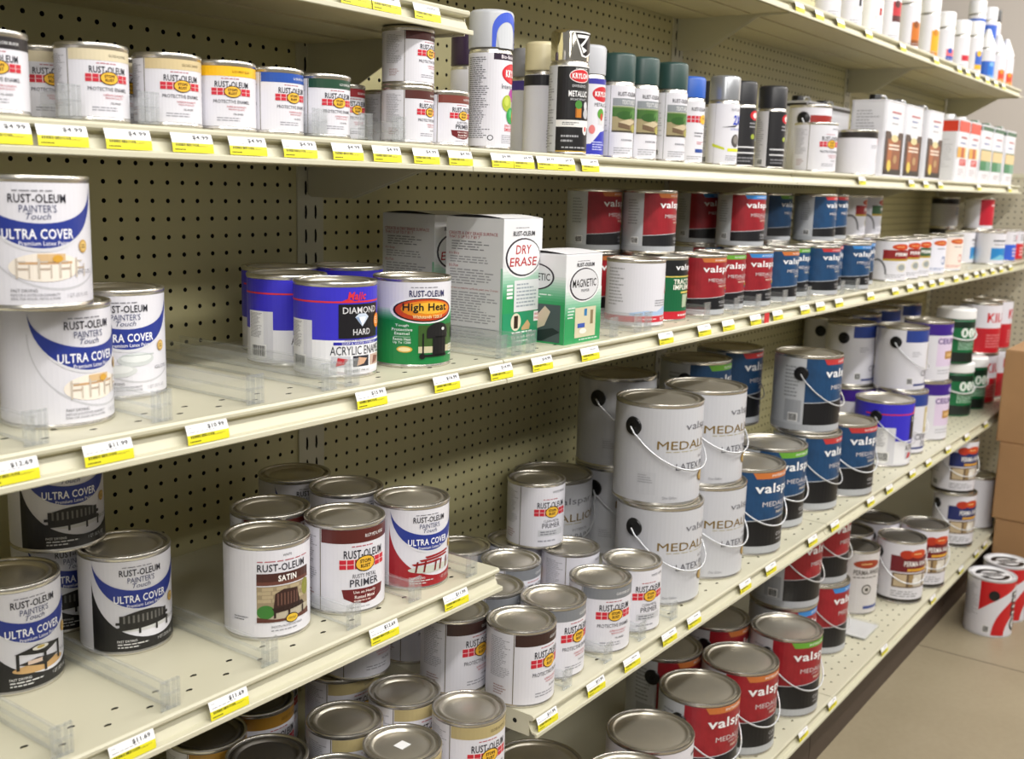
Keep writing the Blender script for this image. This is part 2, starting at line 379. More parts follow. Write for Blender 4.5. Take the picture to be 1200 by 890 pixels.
def a_heat(A):
    n = 8
    for i in range(n):
        t = i / n; c = [int(a + (b - a) * (1 - t)) for a, b in ((235, 20), (235, 125), (238, 62))]
        A.rect(-PI, .52 + .16 * i / n, PI, .52 + .16 * (i + 1) / n, '%02X%02X%02X' % tuple(c), 1)
    A.rect(-PI, 0, PI, .52, '147D3E', 1)
    A.greek(-.4, .5, .93, .95, 1, '77777F', 2, 3); A.text('RUST-OLEUM', .05, .865, .98, .08, '2D2D5A', 3, .02)
    A.ell(0, .665, .95, .165, 'E9E9EC', 2); A.ell(0, .665, .86, .145, '2A1614', 3); A.ell(0, .668, .8, .132, 'C4421E', 4); A.ell(.05, .68, .7, .1, 'E38A22', 5); A.ell(.1, .69, .5, .07, 'F0B83A', 6)
    A.text('High Heat', 0, .69, 1.2, .12, '171214', 8, .02); A.text('Withstands 1200 F', .05, .585, .8, .04, 'F6E6B0', 8, .01)
    for i, t in enumerate(('Tough', 'Protective', 'Enamel')): A.text(t, -.62, .475 - .048 * i, .16 + .05 * len(t) * .75, .036, 'EAF2EC', 3, .01)
    A.rect(-.85, .335, -.4, .34, 'BFD8C6', 3)
    for i, t in enumerate(('Resists Heat', 'Up To 1200')): A.text(t, -.62, .31 - .045 * i, .46, .036, 'EAF2EC', 3, .01)
    A.ell(-.55, .185, .2, .04, 'D8B048', 3); A.ell(-.55, .185, .16, .026, 'F0E0A8', 4)
    A.rect(-.2, .14, 1.1, .48, '3C5A28', 3); A.rect(-.2, .14, 1.1, .22, 'C9C2A2', 4)
    A.poly(arc(.35, .4, .34, .11, 0, 180, 14) + [(.02, .32), (.68, .32)], '1C1B1C', 6)
    A.rect(.18, .1, .62, .34, '161516', 6); A.rect(-.1, .12, -.06, .38, '161516', 6); A.rect(-.16, .09, .66, .12, '161516', 6); A.ell(-.1, .1, .08, .035, '101010', 7); A.ell(.5, .43, .05, .02, 'D8D8D8', 8)
    A.rect(.95, .3, 1.4, .42, '171717', 5); A.greek(.78, 1.05, .08, .24, 4, 'D8E0D8', 5, 4)
def a_val(A, body, tabc, tab='INTERIOR', gal=False, low='17171B', tint=None):
    """silver label with coloured panel, black foot and a coloured tab"""
    A.greek(-1.9, -1.35, .45, .9, 9, '8F9398', 1, 3)
    A.rect(-1.26, .085, 2.6, 1.0, body, 1, noise=.35, nscale=45)
    k = .12 if gal else 0
    A.poly([(-1.26, .085), (2.6, .085), (2.6, .38 + k), (1.4, .345 + k), (-1.26, .262 + k)], low, 2)
    A.poly([(-1.26, .262 + k), (1.4, .345 + k), (2.6, .38 + k), (2.6, .39 + k), (1.4, .355 + k), (-1.26, .272 + k)], 'C9CCD2', 3)
    A.rect(-PI, 0, PI, .085, 'B4B7BC', 2)
    A.poly([(-.75, 1.0), (-.65, .925), (1.1, .925), (1.25, 1.0)], tabc, 2); A.text(tab, .1, .962, .62, .03, 'F4F4F4', 3)
    A.text('valspar', .12, .79, 1.6, .155, 'F1F1F3', 4, .02)
    A.text('MEDALLION', .2, .61, 1.3, .06, 'D5CFD0', 4); A.text('100% ACRYLIC', .35, .555, .8, .026, 'CFC9CA', 4)
    A.text('PAINT & PRIMER', .38, .5, .72, .032, 'EDE3CF', 4, .01)
    for i, c in enumerate(('E04038', 'F0A030', 'E8D840', '48A848', '3878C8', '8048A0')):
        a = i * PI / 3; A.ell(.65 + .075 * math.cos(a), .43 + .03 * math.sin(a), .055, .022, c, 5, 10)
    A.text('COLOURS', .45, .215, .75, .042, 'D4D4D8', 4); A.greek(.1, .8, .13, .17, 1, '9A9AA0', 4, 4)
    A.rect(-1.85, .12, -1.34, .42, 'A3A6AC', 1) if gal else None
    A.barcode(-1.72, -1.42, .12, .24, 2)
def a_medal(A):
    A.text('valspar', .28, .8, 1.15, .1, '6A6A72', 3, -.005); A.text('MEDALLION', .12, .615, 2.15, .09, '7A6228', 3, .0)
    A.greek(-.75, .8, .535, .555, 1, 'B0A888', 2, 3); A.text('INTERIOR', .45, .47, .5, .03, '8A8A92', 3)
    A.text('LATEX PAINT', .22, .385, 1.45, .07, '5A5A62', 3); A.ell(.55, .245, .34, .075, '7A5E22', 3); A.ell(.55, .245, .3, .062, 'B4924A', 4); A.text('FLAT', .55, .245, .35, .04, 'F0E4C0', 5)
    A.rect(-1.4, .08, -.95, .32, 'C4C5CB', 1); A.greek(-1.36, -1.0, .2, .3, 4, 'A0A1A8', 2, 2); A.text('One Gallon', -.62, .055, .34, .028, '8A8A92', 3); A.greek(.6, .9, .05, .075, 1, '8A8A92', 3, 2)
def a_perma(A, panel, tint='F2EFEA', quartz=False):
    A.ell(-.25, .83, .3, .075, 'B4341E', 2); A.ell(.3, .84, .42, .075, 'C9471E', 3); A.greek(.03, .5, .82, .86, 1, 'F6D890', 4, 3)
    A.rect(-.9, .52, 1.4, .8, panel, 1); A.text('PERMA-WHITE', .3, .67, 1.3, .09, 'F4F2F0', 4, .02); A.rect(-.2, .54, 1.1, .585, 'D9A23A', 2)
    A.rect(-.8, .25, 1.2, .5, '6A5440', 1); A.rect(-.72, .27, -.2, .48, 'C8B494', 2); A.rect(.1, .27, .6, .48, 'DDD6CA', 2); A.rect(-.1, .27, .1, .48, 'A48A62', 2); A.rect(.7, .27, 1.1, .46, 'E2D8C4', 2)
    A.ell(.2, .37, .14, .06, 'EDE9E2', 3)
    A.greek(-.8, .8, .08, .2, 3, '8A8A92', 1, 4)
    A.barcode(-1.75, -1.4, .1, .22, 2); A.greek(-1.95, -1.3, .35, .9, 10, 'A4A4AC', 1, 7)
    A.rect(-PI, 0, PI, .05, '2A2620', 2)
def a_permag(A):
    A.rect(-PI, 0, PI, 1, 'CFCBCB', 0.5); A.ell(.1, .83, .62, .07, '9A3A20', 2); A.greek(-.2, .4, .81, .85, 1, 'E8C080', 3, 3); A.text('PERMA-WHITE', .15, .69, 1.3, .085, '5A544E', 3, .02)
    A.greek(-.5, .9, .58, .63, 1, '77716B', 2, 3); A.ell(.1, .4, .22, .085, '4A4640', 2); A.ell(.1, .4, .17, .065, 'C9C4C0', 3); A.ell(.1, .4, .08, .03, '4A4640', 4); A.rect(.0, .07, 1.3, .12, '3A4A8A', 2)
def a_ceil(A, col, tx='CEILING', pic='C9B98A', lo='23357A'):
    A.rect(-PI, .82, PI, 1.0, col, 1) if col == '3D1E86' else A.rect(-1.15, .8, 2.8, 1.0, col, 1)
    A.ell(.75, .9, .22, .05, 'C9CCE8', 2); A.rect(.1, .33, 1.3, .78, pic, 1); A.rect(.2, .42, .6, .68, 'E4DCC0', 2); A.ell(.75, .5, .16, .09, 'F0EAD8', 2)
    A.text(tx, .3, .27, 1.3, .1, '6A6A7A', 3); A.text('PAINT', .45, .15, .9, .1, '6A6A7A', 3); A.rect(-.7, .06, 1.4, .095, lo, 1)
    A.greek(-.85, -.35, .55, .65, 3, 'A8A8B0', 1, 3); A.barcode(-1.0, -.75, .08, .2, 2)
def a_ceilp(A):
    A.rect(-PI, .8, PI, 1.0, '3D1E86', 1); A.ell(.6, .89, .3, .05, 'B9A8E0', 2); A.rect(-.4, .25, 1.4, .78, 'DCCBE4', 1); A.text('CEILING', .2, .7, 1.2, .1, '4A2A80', 3, .02); A.rect(.0, .38, .9, .52, 'B98A4A', 2); A.rect(.1, .42, .8, .48, 'D9B27A', 3); A.greek(-.3, .9, .1, .2, 2, 'B0B0B8', 1, 3)
def a_kilz(A):
    A.rect(-PI, 0, PI, .52, 'BE1E2A', 1); A.text('KILZ', .25, .74, 1.35, .2, 'C8202C', 3, .03); A.greek(-.4, .9, .1, .4, 5, 'E08A8A', 2, 4)
def a_green(A):
    A.rect(-PI, .0, PI, 1.0, '0F6A3C', 1); A.rect(-PI, 0, PI, .24, '1C2420', 2); A.rect(-PI, .85, PI, 1, '0E2A1E', 2)
    for i in range(3): A.ell(-.1 + i * .42, .73, .2, .12, 'E4ECE6', 3)
    for i in range(3): A.text(str(i + 1), -.1 + i * .42, .73, .12, .12, '0F6A3C', 4, .02)
    A.greek(-.4, 1.0, .3, .55, 5, 'BFD8C6', 3, 4)
def a_trac(A):
    A.rect(-PI, 0, PI, 1, '12603A', 1); A.rect(-PI, .74, PI, 1, '1A1B1D', 2); A.text('valspar', .2, .87, 1.4, .13, 'F1F1F3', 4, .02); A.rect(-PI, .715, PI, .735, 'D8C060', 3)
    A.text('TRACTOR &', .1, .64, 1.3, .085, 'F4F1E4', 4, .02); A.text('IMPLEMENT', .1, .545, 1.3, .085, 'F4F1E4', 4, .02); A.rect(-.2, .44, 1.2, .47, 'D8C060', 3)
    A.rect(-.1, .2, 1.1, .42, 'AEBCA0', 3); A.poly([(.2, .22), (.3, .36), (.6, .36), (.7, .3), (.9, .3), (.9, .22)], '3A6A30', 4); A.ell(.35, .25, .12, .05, '1B1B1B', 5); A.ell(.8, .24, .1, .035, '1B1B1B', 5)
    A.rect(-PI, .0, PI, .13, 'C02030', 2); A.greek(-.3, .9, .03, .1, 1, 'F0D8D8', 3, 3)
def a_plain(A):
    A.greek(-1.9, -1.2, .3, .93, 12, 'A8A8AE', 1, 3); A.poly([(-1.0, .2), (-.4, .24), (0, .22), (.4, .3), (.9, .26), (1.8, .34), (1.8, .16), (-1.0, .16)], 'A9C4E4', 1)
    A.rect(-PI, .05, PI, .15, 'CC3040', 2); A.text('SUPERIOR', .55, .1, .7, .05, 'F4ECEC', 3, .02); A.greek(-.8, .2, .08, .12, 1, 'F0D0D0', 3, 3)
    A.ell(.62, .62, .02, .06, 'CC3040', 2); A.ell(.62, .55, .11, .06, 'CC3040', 1); A.ell(.62, .565, .075, .045, WHITE, 2); A.rect(.6, .52, .64, .68, 'CC3040', 3); A.ell(.75, .78, .05, .03, 'CC3040', 2); A.greek(-.1, .9, .3, .42, 3, '9A9AA2', 2, 5)
def a_zin(A, panel):
    A.rect(-2.4, 0, -1.9, 1, 'DADADA', 1); A.ell(.2, .86, .55, .08, 'C9471E', 2); A.greek(-.1, .5, .84, .88, 1, 'F6D890', 3, 3); A.rect(-.8, .55, 1.6, .78, panel, 1); A.text('PERMA', .3, .67, .9, .09, 'F4F2F0', 3, .02); A.rect(-.8, .5, 1.6, .55, 'B79A3C', 2)
    A.ell(.3, .33, .35, .12, 'D8D2C0', 1); A.ell(.3, .33, .24, .08, '9AA0A0', 2); A.greek(-.6, .9, .06, .16, 2, 'A0A0A8', 1, 3)
    A.poly(arc(-1.1, .15, .55, .4, 0, 180, 18) + arc(-1.1, .15, .45, .34, 180, 0, 18), '77777C', 1)
def a_zin2(A, c='4A6AA0', t='F4E8E2'):
    A.rect(-.9, .05, 1.7, .98, t, 1); A.ell(.2, .86, .55, .08, 'C9571E', 2); A.greek(-.1, .5, .84, .88, 1, 'F6D890', 3, 3); A.greek(-.1, .7, .67, .73, 1, '6A6A74', 3, 3); A.ell(.45, .36, .2, .12, c, 2); A.ell(.4, .36, .13, .08, t, 3); A.greek(-.5, .9, .08, .16, 2, c, 2, 3)
def a_pict(A):
    A.greek(-.4, 1.1, .7, .82, 1, '3A3A42', 3, 4); A.greek(-.3, 1, .6, .66, 1, '77777F', 2, 2); A.rect(-.5, .12, 1.6, .52, '2E86C8', 1); A.poly([(-.5, .12), (.2, .3), (.9, .2), (1.6, .4), (1.6, .12)], '7AC0DC', 2); A.rect(.9, .12, 1.2, .52, '6AA83C', 3)
def a_two(A, lo, hi=WHITE, frac=.55, txt='7A7A84'):
    A.rect(-PI, 0, PI, frac, lo, 1); A.greek(-.5, .9, frac + .1, .9, 3, txt, 1, 3); A.greek(-.5, .9, .1, frac - .1, 3, 'F0D8D8', 2, 6)
def a_floor(A):
    A.greek(-1.75, -.95, .3, .9, 16, 'B4B4BA', 1, 3)
    A.poly([(-.95, 1.0), (1.2, 1.0), (.7, .9), (0, .74), (-.5, .6), (-.95, .44)], 'C81E24', 1)
    A.poly(arc(1.15, .0, 1.5, .72, 90, 180, 20) + arc(1.15, .0, .95, .42, 180, 90, 20), 'C81E24', 1)
    for i in range(4): A.rect(.5, .36 + i * .12, 1.0, .46 + i * .12, '1B1B1D', 3); 
    for i in range(4): A.rect(.62, .385 + i * .12, .9, .435 + i * .12, 'E4E4E4', 4)
    A.ell(1.0, .2, .5, .16, '1B1B1D', 3); A.ell(1.0, .2, .4, .12, 'EDEDED', 4); A.greek(.7, 1.3, .1, .3, 4, '1B1B1D', 5, 3)
    A.barcode(-.7, -.45, .04, .18, 2)

# ------------------------------------------------------------------ spray cans
def spray(nm, cap, art=None, base=WHITE, h=.195, r=.033, capart=None, caph=.05, capmat=None, capr=None, nose=False):
    p = empty(nm)
    zb = h - caph
    b = MB(); b.lathe([(0, .003), (r - .004, .002), (r - .002, 0), (r, .0015), (r, .004), (r - .0006, .005), (r - .0006, zb - .006), (r - .002, zb - .001), (r - .006, zb + .004), (.008, zb + .008)], TIN, 40, cap1=True)
    b.build('can_body', p, 50)
    A = Art(.15)
    if art: art(A)
    A.build('label', p, on_cyl(r - .0003, .005, zb - .012), sleeve(r - .0003, .005, zb - .007, mat(base, .33), 48))
    q = capr or r - .001
    c = MB(); cm = capmat or mat(cap, .35)
    if nose:
        c.lathe([(q, zb), (q, zb + .006), (q * .8, zb + caph * .35), (q * .42, zb + caph * .75), (q * .25, zb + caph * .97), (.002, h)], cm, 32, cap1=True)
    else:
        c.lathe([(q - .002, zb), (q, zb + .001), (q, h - .006), (q - .001, h - .003), (q - .0035, h - .0005), (q - .006, h), (.004, h)], cm, 40, cap1=True)
    cap_o = c.build('cap', p, 40)
    if capart:
        B = Art(.15); capart(B); B.build('cap_print', cap_o, on_cyl(q, zb, caph))
    return p
def s_interior(A):
    A.greek(-2.0, -.75, .08, .96, 40, '6A6A72', 1, 3); A.rect(-.66, .93, 1.5, 1.0, '2A1830', 1); A.text('Bio-Based', .15, .965, .9, .04, 'E8E0E8', 2, .02)
    A.ell(.5, .79, .75, .11, 'C8242E', 1); A.ell(.5, .79, .7, .095, 'D8303A', 2); A.text('KRYLON', .5, .79, 1.1, .08, 'F6F4F4', 4, .03)
    A.text('Interior', .15, .65, .8, .05, '55555F', 2)
    A.ell(.5, .56, .28, .07, 'B0309A', 2); A.ell(.12, .47, .34, .09, 'A8B838', 3); A.ell(.05, .49, .16, .05, 'C4D058', 4); A.ell(.42, .34, .36, .09, '1E9A4A', 4); A.ell(.36, .36, .15, .045, '48B86A', 5); A.ell(.72, .33, .2, .07, 'E07A2A', 5)
    A.text('SPRAYS ON', .35, .225, .8, .03, 'D8505A', 2); A.text('SMOOTH', .35, .185, .8, .038, 'D8505A', 2, .02)
    A.greek(-.2, .9, .03, .13, 5, '9A9AA4', 1, 4); A.ell(-.75, .09, .14, .03, '33333B', 1); A.ell(-.75, .09, .1, .021, WHITE, 2)
def c_drip(A):
    o_ = -.32
    sh = lambda P_: [(u + o_, v) for u, v in P_]
    A.poly(sh(arc(.3, .45, .75, .48, 180, 0, 20) + [(1.05, .02), (.93, .02)] + [(.9, .4)] + arc(.3, .3, .55, .38, 0, 180, 16) + [(-.28, .02), (-.45, .02)]), '3F5CD0', 1)
    A.poly(sh(arc(.28, .3, .5, .36, 180, 0, 16) + [(.6, .0), (-.1, .0)]), 'C9CCD2', 2)
def s_metal(A):
    A.rect(-PI, 0, PI, 1, '1B1A1C', 0.5); A.rect(-2.6, 0, -1.05, 1, 'C9CACF', 1); A.greek(-2.2, -1.2, .05, .95, 30, '8C8C94', 2, 3); A.rect(-1.05, .29, 2, .37, 'E8E6E4', 1); A.rect(-1.05, 0, 2, .012, 'C9A23A', 1)
    A.rect(-1.05, .985, 2, 1.0, 'E8E6E4', 1); A.ell(.2, .88, .62, .08, 'F0E8E8', 2); A.ell(.2, .88, .58, .07, 'D0252E', 3); A.text('KRYLON', .2, .88, .95, .065, 'F6F4F4', 4, .03)
    A.greek(-.1, .9, .955, .972, 1, 'E8E6E4', 2, 2); A.text('EXPERIENCE', .15, .765, .8, .03, 'D8D8DC', 2); A.text('METALLIC', .12, .675, 1.1, .07, 'F1F1F3', 2, .025); A.text('BRILLIANT METALLIC', .12, .61, .9, .024, 'D8D8DC', 2)
    A.rect(-.05, .4, .3, .51, 'C47A28', 2); A.rect(-.05, .4, .02, .51, '9A5A18', 3); A.ell(.12, .55, .2, .05, '4A8A3A', 3); A.ell(.65, .45, .22, .06, 'B8B8BC', 2); A.ell(.6, .54, .14, .05, 'CFCFD3', 2)
    A.greek(-.7, .3, .31, .35, 2, '55555C', 2, 3); A.ell(.62, .27, .2, .07, 'E8E6E4', 2); A.ell(.62, .27, .08, .03, 'D03030', 3); A.greek(-.75, .3, .1, .21, 2, 'A8A8AE', 2, 7); A.greek(-.7, 1.0, .03, .07, 1, 'A8A8AE', 2, 3)
def c_chrome(A):
    A.poly([(-.3, .92), (1.2, .92), (1.15, .3), (.5, .12), (.2, .15)], 'EDEDED', 1, rough=.3); A.poly([(-.2, .88), (1.1, .88), (1.05, .34), (.5, .17), (.28, .2)], '4A4646', 2, rough=.25, metal=.8)
    A.poly([(-.1, .82), (.75, .82), (.2, .45), (.55, .35), (.3, .25), (.1, .5), (.45, .72), (-.05, .72)], 'F0F0F0', 3)
def s_blue(A):
    A.rect(-PI, .93, PI, 1.0, '3A38A0', 1); A.ell(.4, .8, .7, .1, 'C8242E', 1); A.text('KRYLON', .4, .8, 1.1, .07, 'F6F4F4', 3, .03); A.text('METALLIC', .3, .66, .9, .05, '33333B', 2); A.ell(.3, .54, .25, .07, '5A9A3A', 2); A.ell(.35, .5, .1, .05, 'C84A3A', 3); A.rect(.15, .4, .5, .48, 'D8D8D8', 2)
    A.poly([(-PI, .1), (-.3, .14), (.3, .3), (1.5, .36), (PI, .38), (PI, 0), (-PI, 0)], '343AB0', 1); A.ell(-.25, .33, .18, .06, 'D87A7A', 2); A.greek(-.2, .9, .05, .18, 4, 'C8CCF0', 2, 3)
def s_texture(A):
    A.rect(-1.0, 0, -.97, 1.0, '8A8A8A', 1); A.greek(-2.0, -1.1, .3, .9, 16, 'B0B0B6', 1, 3); A.barcode(-1.7, -1.25, .05, .15, 2)
    A.text('RUST-OLEUM', .05, .88, 1.25, .06, NAVY, 2, .014); A.rect(-.85, .715, PI, .82, '8A8F94', 1); A.text('TEXTURED', .15, .765, 1.0, .06, 'E0E0E2', 2, .01)
    A.rect(-.85, .34, PI, .7, 'A0936E', 1); A.rect(-.85, .56, PI, .7, '3F6A2A', 2); A.ell(-.1, .58, .5, .06, '2F5A22', 3); A.ell(.6, .6, .4, .07, '4F7F38', 3); A.rect(-.85, .69, PI, .71, '8A9A6A', 4)
    A.poly([(-.5, .48), (.1, .53), (.8, .5), (.2, .44)], 'C4B494', 4); A.poly([(-.5, .48), (.2, .44), (.2, .38), (-.5, .41)], '6F5A44', 4); A.poly([(.2, .44), (.8, .5), (.8, .43), (.2, .38)], '8A7458', 4); A.rect(-.85, .34, PI, .365, '4A4436', 3); A.ell(.55, .4, .24, .06, 'A8A050', 5)
    A.greek(-.3, .7, .2, .26, 1, '9A9AA2', 2, 3); A.greek(-.7, .8, .03, .13, 3, 'A4A4AC', 2, 5)
def s_rustblue(A):
    A.text('RUST-OLEUM', .1, .87, 1.1, .06, NAVY, 2, .014)
    for i in range(4):
        for j in range(2): A.rect(-.7 + i * .26, .65 + j * .06, -.48 + i * .26, .7 + j * .06, RED, 2)
    A.ell(.5, .705, .35, .08, 'EDB93C', 3); A.text('STOPS', .5, .72, .3, .035, '2A2018', 4); A.greek(-.2, .7, .4, .5, 2, '77777F', 2, 3); A.greek(.0, .7, .28, .34, 2, 'C05060', 2, 3); A.rect(-.1, .15, .7, .21, '2E4A94', 2); A.greek(-.6, .8, .03, .1, 2, 'A4A4AC', 2, 3)
def s_two(A):
    A.rect(-1.2, 0, -1.17, 1, 'B8B8BC', 1); A.text('RUST-OLEUM', .3, .9, .9, .04, '55555F', 2); A.text('2X', .4, .73, .8, .16, '2340C0', 3, .03, .15); A.poly([(-.75, .6), (.2, .64), (1.2, .8), (.2, .61)], '30303A', 2); A.text('ULTRA COVER', .3, .575, .9, .035, '4A60B8', 2)
    A.ell(.3, .38, .36, .11, '55504E', 2); A.ell(.3, .4, .22, .07, '8A8480', 3); A.poly([(-1.3, .28), (-.5, .22), (-.5, .26), (-1.3, .33)], 'C4CC3A', 2); A.rect(-.3, .2, 1.3, .25, 'D8DC3A', 2); A.greek(-.4, .9, .04, .14, 3, 'A4A4AC', 2, 5)
def s_black(A):
    A.rect(-1.0, 0, PI, 1, '201F22', 1); A.rect(-PI, 0, -1.0, 1, 'D8D6DA', 1); A.greek(-2.2, -1.25, .15, .9, 20, 'A4A4AC', 2, 3); A.barcode(-1.7, -1.25, .03, .14, 2); A.ell(.5, .87, .5, .085, 'C8242E', 2); A.ell(.5, .87, .25, .05, 'F0D8D8', 3); A.greek(.0, .8, .64, .76, 2, '9A9A9E', 2, 2)
    A.ell(.35, .5, .2, .045, '9AA83A', 2); A.rect(-.8, .3, 1.6, .325, 'D8D8DC', 2); A.rect(-.8, .2, 1.2, .225, 'D8D8DC', 2); A.greek(-.7, .9, .04, .15, 2, '8A8A90', 2, 3)
def s_purple(A): A.greek(-.8, .8, .2, .9, 12, 'A4A4AC', 1, 3)
def s_white(A):
    A.rect(-PI, .86, PI, .995, '1E1D24', 1); A.ell(.8, .53, .75, .18, '2A55C4', 1); A.ell(.8, .53, .66, .155, '3A68D4', 2); A.greek(.5, 1.4, .48, .58, 1, 'F2F4FA', 3, 3); A.greek(-.2, 1.2, .05, .3, 6, 'A4A4AC', 1, 3)
def s_grey(A): A.rect(-PI, .87, PI, 1, '4A3A90', 1); A.poly([(-PI, 0), (PI, 0), (PI, .3), (.6, .26), (.0, .2), (-.4, 0)], '32288A', 1); A.greek(-.6, .6, .4, .8, 8, 'A4A4AC', 1, 3)
def s_patch(c, v0, v1, c2=None, band=None, dark=None):
    def f(A):
        if band: A.rect(-PI, band[0], PI, band[1], band[2], 1)
        if dark: A.rect(-.3, .72, .25, .86, dark, 2); A.rect(.4, .72, .8, .86, dark, 2); A.rect(.3, .4, .6, .55, dark, 2)
        A.rect(-.15, v0, 1.0, v1, c, 2)
        if c2: A.rect(-.15, v0 - .13, 1.0, v0, c2, 2); A.ell(.3, v1 - .05, .3, .08, c2, 3)
        A.greek(-.4, .8, .04, .14, 2, 'B4B4BA', 2, 3)
    return f

# ------------------------------------------------------------------ flat-sided containers
def on_box(w, d, z0, h, face):
    if face == 'front': return lambda u, v, l: (u * w / 2, -d / 2 - LAY * l, z0 + v * h)
    return lambda u, v, l: (-w / 2 - LAY * l, -u * d / 2, z0 + v * h)
def ftin(nm, art, w=.17, d=.105, h=.212, capm=BLACKP, top=None):
    p = empty(nm); b = MB(); q = .012; m = mat('DEDEE4', .36)
    def ring(s, z): 
        pts = []
        for cx, cy, a0 in ((w / 2 - q, d / 2 - q, 0), (-w / 2 + q, d / 2 - q, 90), (-w / 2 + q, -d / 2 + q, 180), (w / 2 - q, -d / 2 + q, 270)):
            for k in range(4):
                a = math.radians(a0 + 30 * k); pts.append((cx + (q - s) * math.cos(a), cy + (q - s) * math.sin(a), z))
        return pts
    lv = [(.001, 0), (-.0012, .001), (-.0012, .004), (0, .0055), (0, h - .006), (-.0012, h - .0045), (-.0012, h - .001), (.002, h - .0005), (.004, h - .003)]
    v = sum([ring(s, z) for s, z in lv], []); f = []
    for i in range(len(lv) - 1):
        for k in range(16): f.append((i * 16 + k, i * 16 + (k + 1) % 16, (i + 1) * 16 + (k + 1) % 16, (i + 1) * 16 + k))
    f.append(tuple(range(16))[::-1]); f.append(tuple(range((len(lv) - 1) * 16, len(lv) * 16)))
    b.add(v, f, m); b.build('can_body', p, 35)
    A = Art(); art(A, 'front'); A.build('label', p, on_box(w - .008, d, .006, h - .013, 'front'))
    A = Art(); art(A, 'side'); A.build('side_label', p, on_box(w, d - .008, .006, h - .013, 'side'))
    c = MB(); c.lathe([(.017, h - .003), (.017, h + .012), (.0155, h + .016), (.003, h + .016)], capm, 24, cap1=True, cx=-w * .22); c.build('cap', p, 40)
    hb = MB(); hb.tube([(w * .02, 0, h - .002), (w * .05, 0, h + .014), (w * .12, 0, h + .018), (w * .3, 0, h + .018), (w * .36, 0, h + .012), (w * .38, 0, h - .002)], .003, WIRE, 8); hb.build('handle', p, 60)
    return p
def t_brown(A, s):
    if s == 'side': A.greek(-.7, .7, .3, .9, 14, 'B0B0B6', 1, 4); return
    A.greek(-.5, .6, .84, .9, 1, 'B8525A', 3, 4)
    A.greek(-.4, .5, .77, .82, 1, '6A7AB0', 3, 5); A.greek(-.4, .4, .7, .73, 1, '55555F', 2, 3)
    A.poly([(-1, 0), (1, 0), (1, .6), (.5, .6), (.2, .5), (0, .47), (-.2, .5), (-.5, .6), (-1, .6)], '3E2418', 1); A.rect(-.75, .08, .75, .5, '8A4A22', 2); A.poly([(-.7, .1), (-.3, .1), (-.1, .48), (-.6, .48)], 'A85E2C', 3)
    A.ell(0, .51, .4, .05, 'D8C894', 4); A.rect(-.6, .4, .6, .425, 'E4D4C4', 4); A.rect(-.6, .35, .6, .375, 'E4D4C4', 4); A.ell(-.45, .12, .22, .085, 'D8C048', 4); A.ell(.2, .22, .2, .06, 'B08A5A', 4); A.rect(-.9, .0, .9, .06, '1E1714', 4)
def t_dark(A, s):
    A.rect(-1, .955, 1, 1, '1E1A1A', 1)
    if s == 'side': return
    A.greek(-.6, .6, .6, .7, 1, '6A7AB0', 2, 3); A.greek(-.6, .6, .48, .56, 1, 'C05060', 2, 4)
def t_orange(A, s):
    A.rect(-1, .82, 1, 1, 'D8402A', 1)
    if s == 'side': A.greek(-.7, .7, .2, .7, 12, 'C4C4CA', 1, 4); return
    A.greek(-.5, .6, .69, .76, 1, 'B8525A', 3, 4); A.greek(-.6, .6, .6, .66, 1, '6A7AB0', 2, 3); A.rect(-1, .38, 1, .56, 'D9A23A', 1); A.rect(-.3, .38, .2, .56, 'B4481E', 2); A.rect(.5, .38, 1, .56, 'E8DCC8', 2); A.rect(-.5, .25, .7, .36, 'C82E2E', 2); A.greek(-.4, .6, .27, .34, 2, 'F0D0D0', 3, 3); A.greek(-.6, .6, .08, .2, 3, 'B8A4AA', 1, 3)
def t_green(A, s):
    A.rect(-1, .93, 1, 1, '1E5A3A', 1)
    if s == 'side': A.greek(-.7, .7, .2, .8, 12, 'C4C4CA', 1, 4); return
    A.greek(-.5, .6, .77, .84, 1, 'B8525A', 3, 4)
    A.greek(-.6, .6, .66, .72, 1, '6A7AB0', 2, 3); A.rect(-1, .57, 1, .59, '1E5A3A', 2); A.rect(-1, .38, 1, .57, 'D9BE8A', 1); A.rect(-1, .2, 1, .38, '1E7A4A', 1); A.rect(.1, .2, 1, .38, '6A9A80', 2); A.greek(-.5, .6, .05, .14, 2, 'B8A4AA', 1, 3)
def carton(nm, w, d, h, front, side, topcol='E9E9EC'):
    p = empty(nm); b = MB(); m = mat('E4E4E8', .5); x, y = w / 2, d / 2
    b.box(-x, x, -y, y, 0, h, m)
    o = b.build('carton', p)
    bv = o.modifiers.new('soft_edges', 'BEVEL'); bv.width = .0012; bv.segments = 2
    t = MB(); n = 12; v = []; 
    for i in range(n + 1):
        a = -y + 2 * y * i / n; z = h + .0005 + .004 * math.sin(PI * i / n)
        v += [(-x + .0015, a, z), (x - .0015, a, z)]
    t.add(v, [(2 * i, 2 * i + 1, 2 * i + 3, 2 * i + 2) for i in range(n)], m)
    t.add([(-x + .0015, v[2 * i][1], v[2 * i][2]) for i in range(n + 1)], [tuple(range(n + 1))], mat('1A181A', .8))
    t.add([(x - .0015, v[2 * i][1], v[2 * i][2]) for i in range(n + 1)], [tuple(range(n + 1))], mat('1A181A', .8))
    t.build('top_flap', p)
    A = Art(); front(A); A.build('front_print', p, on_box(w, d, 0, h, 'front'))
    A = Art(); side(A); A.build('side_print', p, on_box(w, d, 0, h, 'side'))
    return p
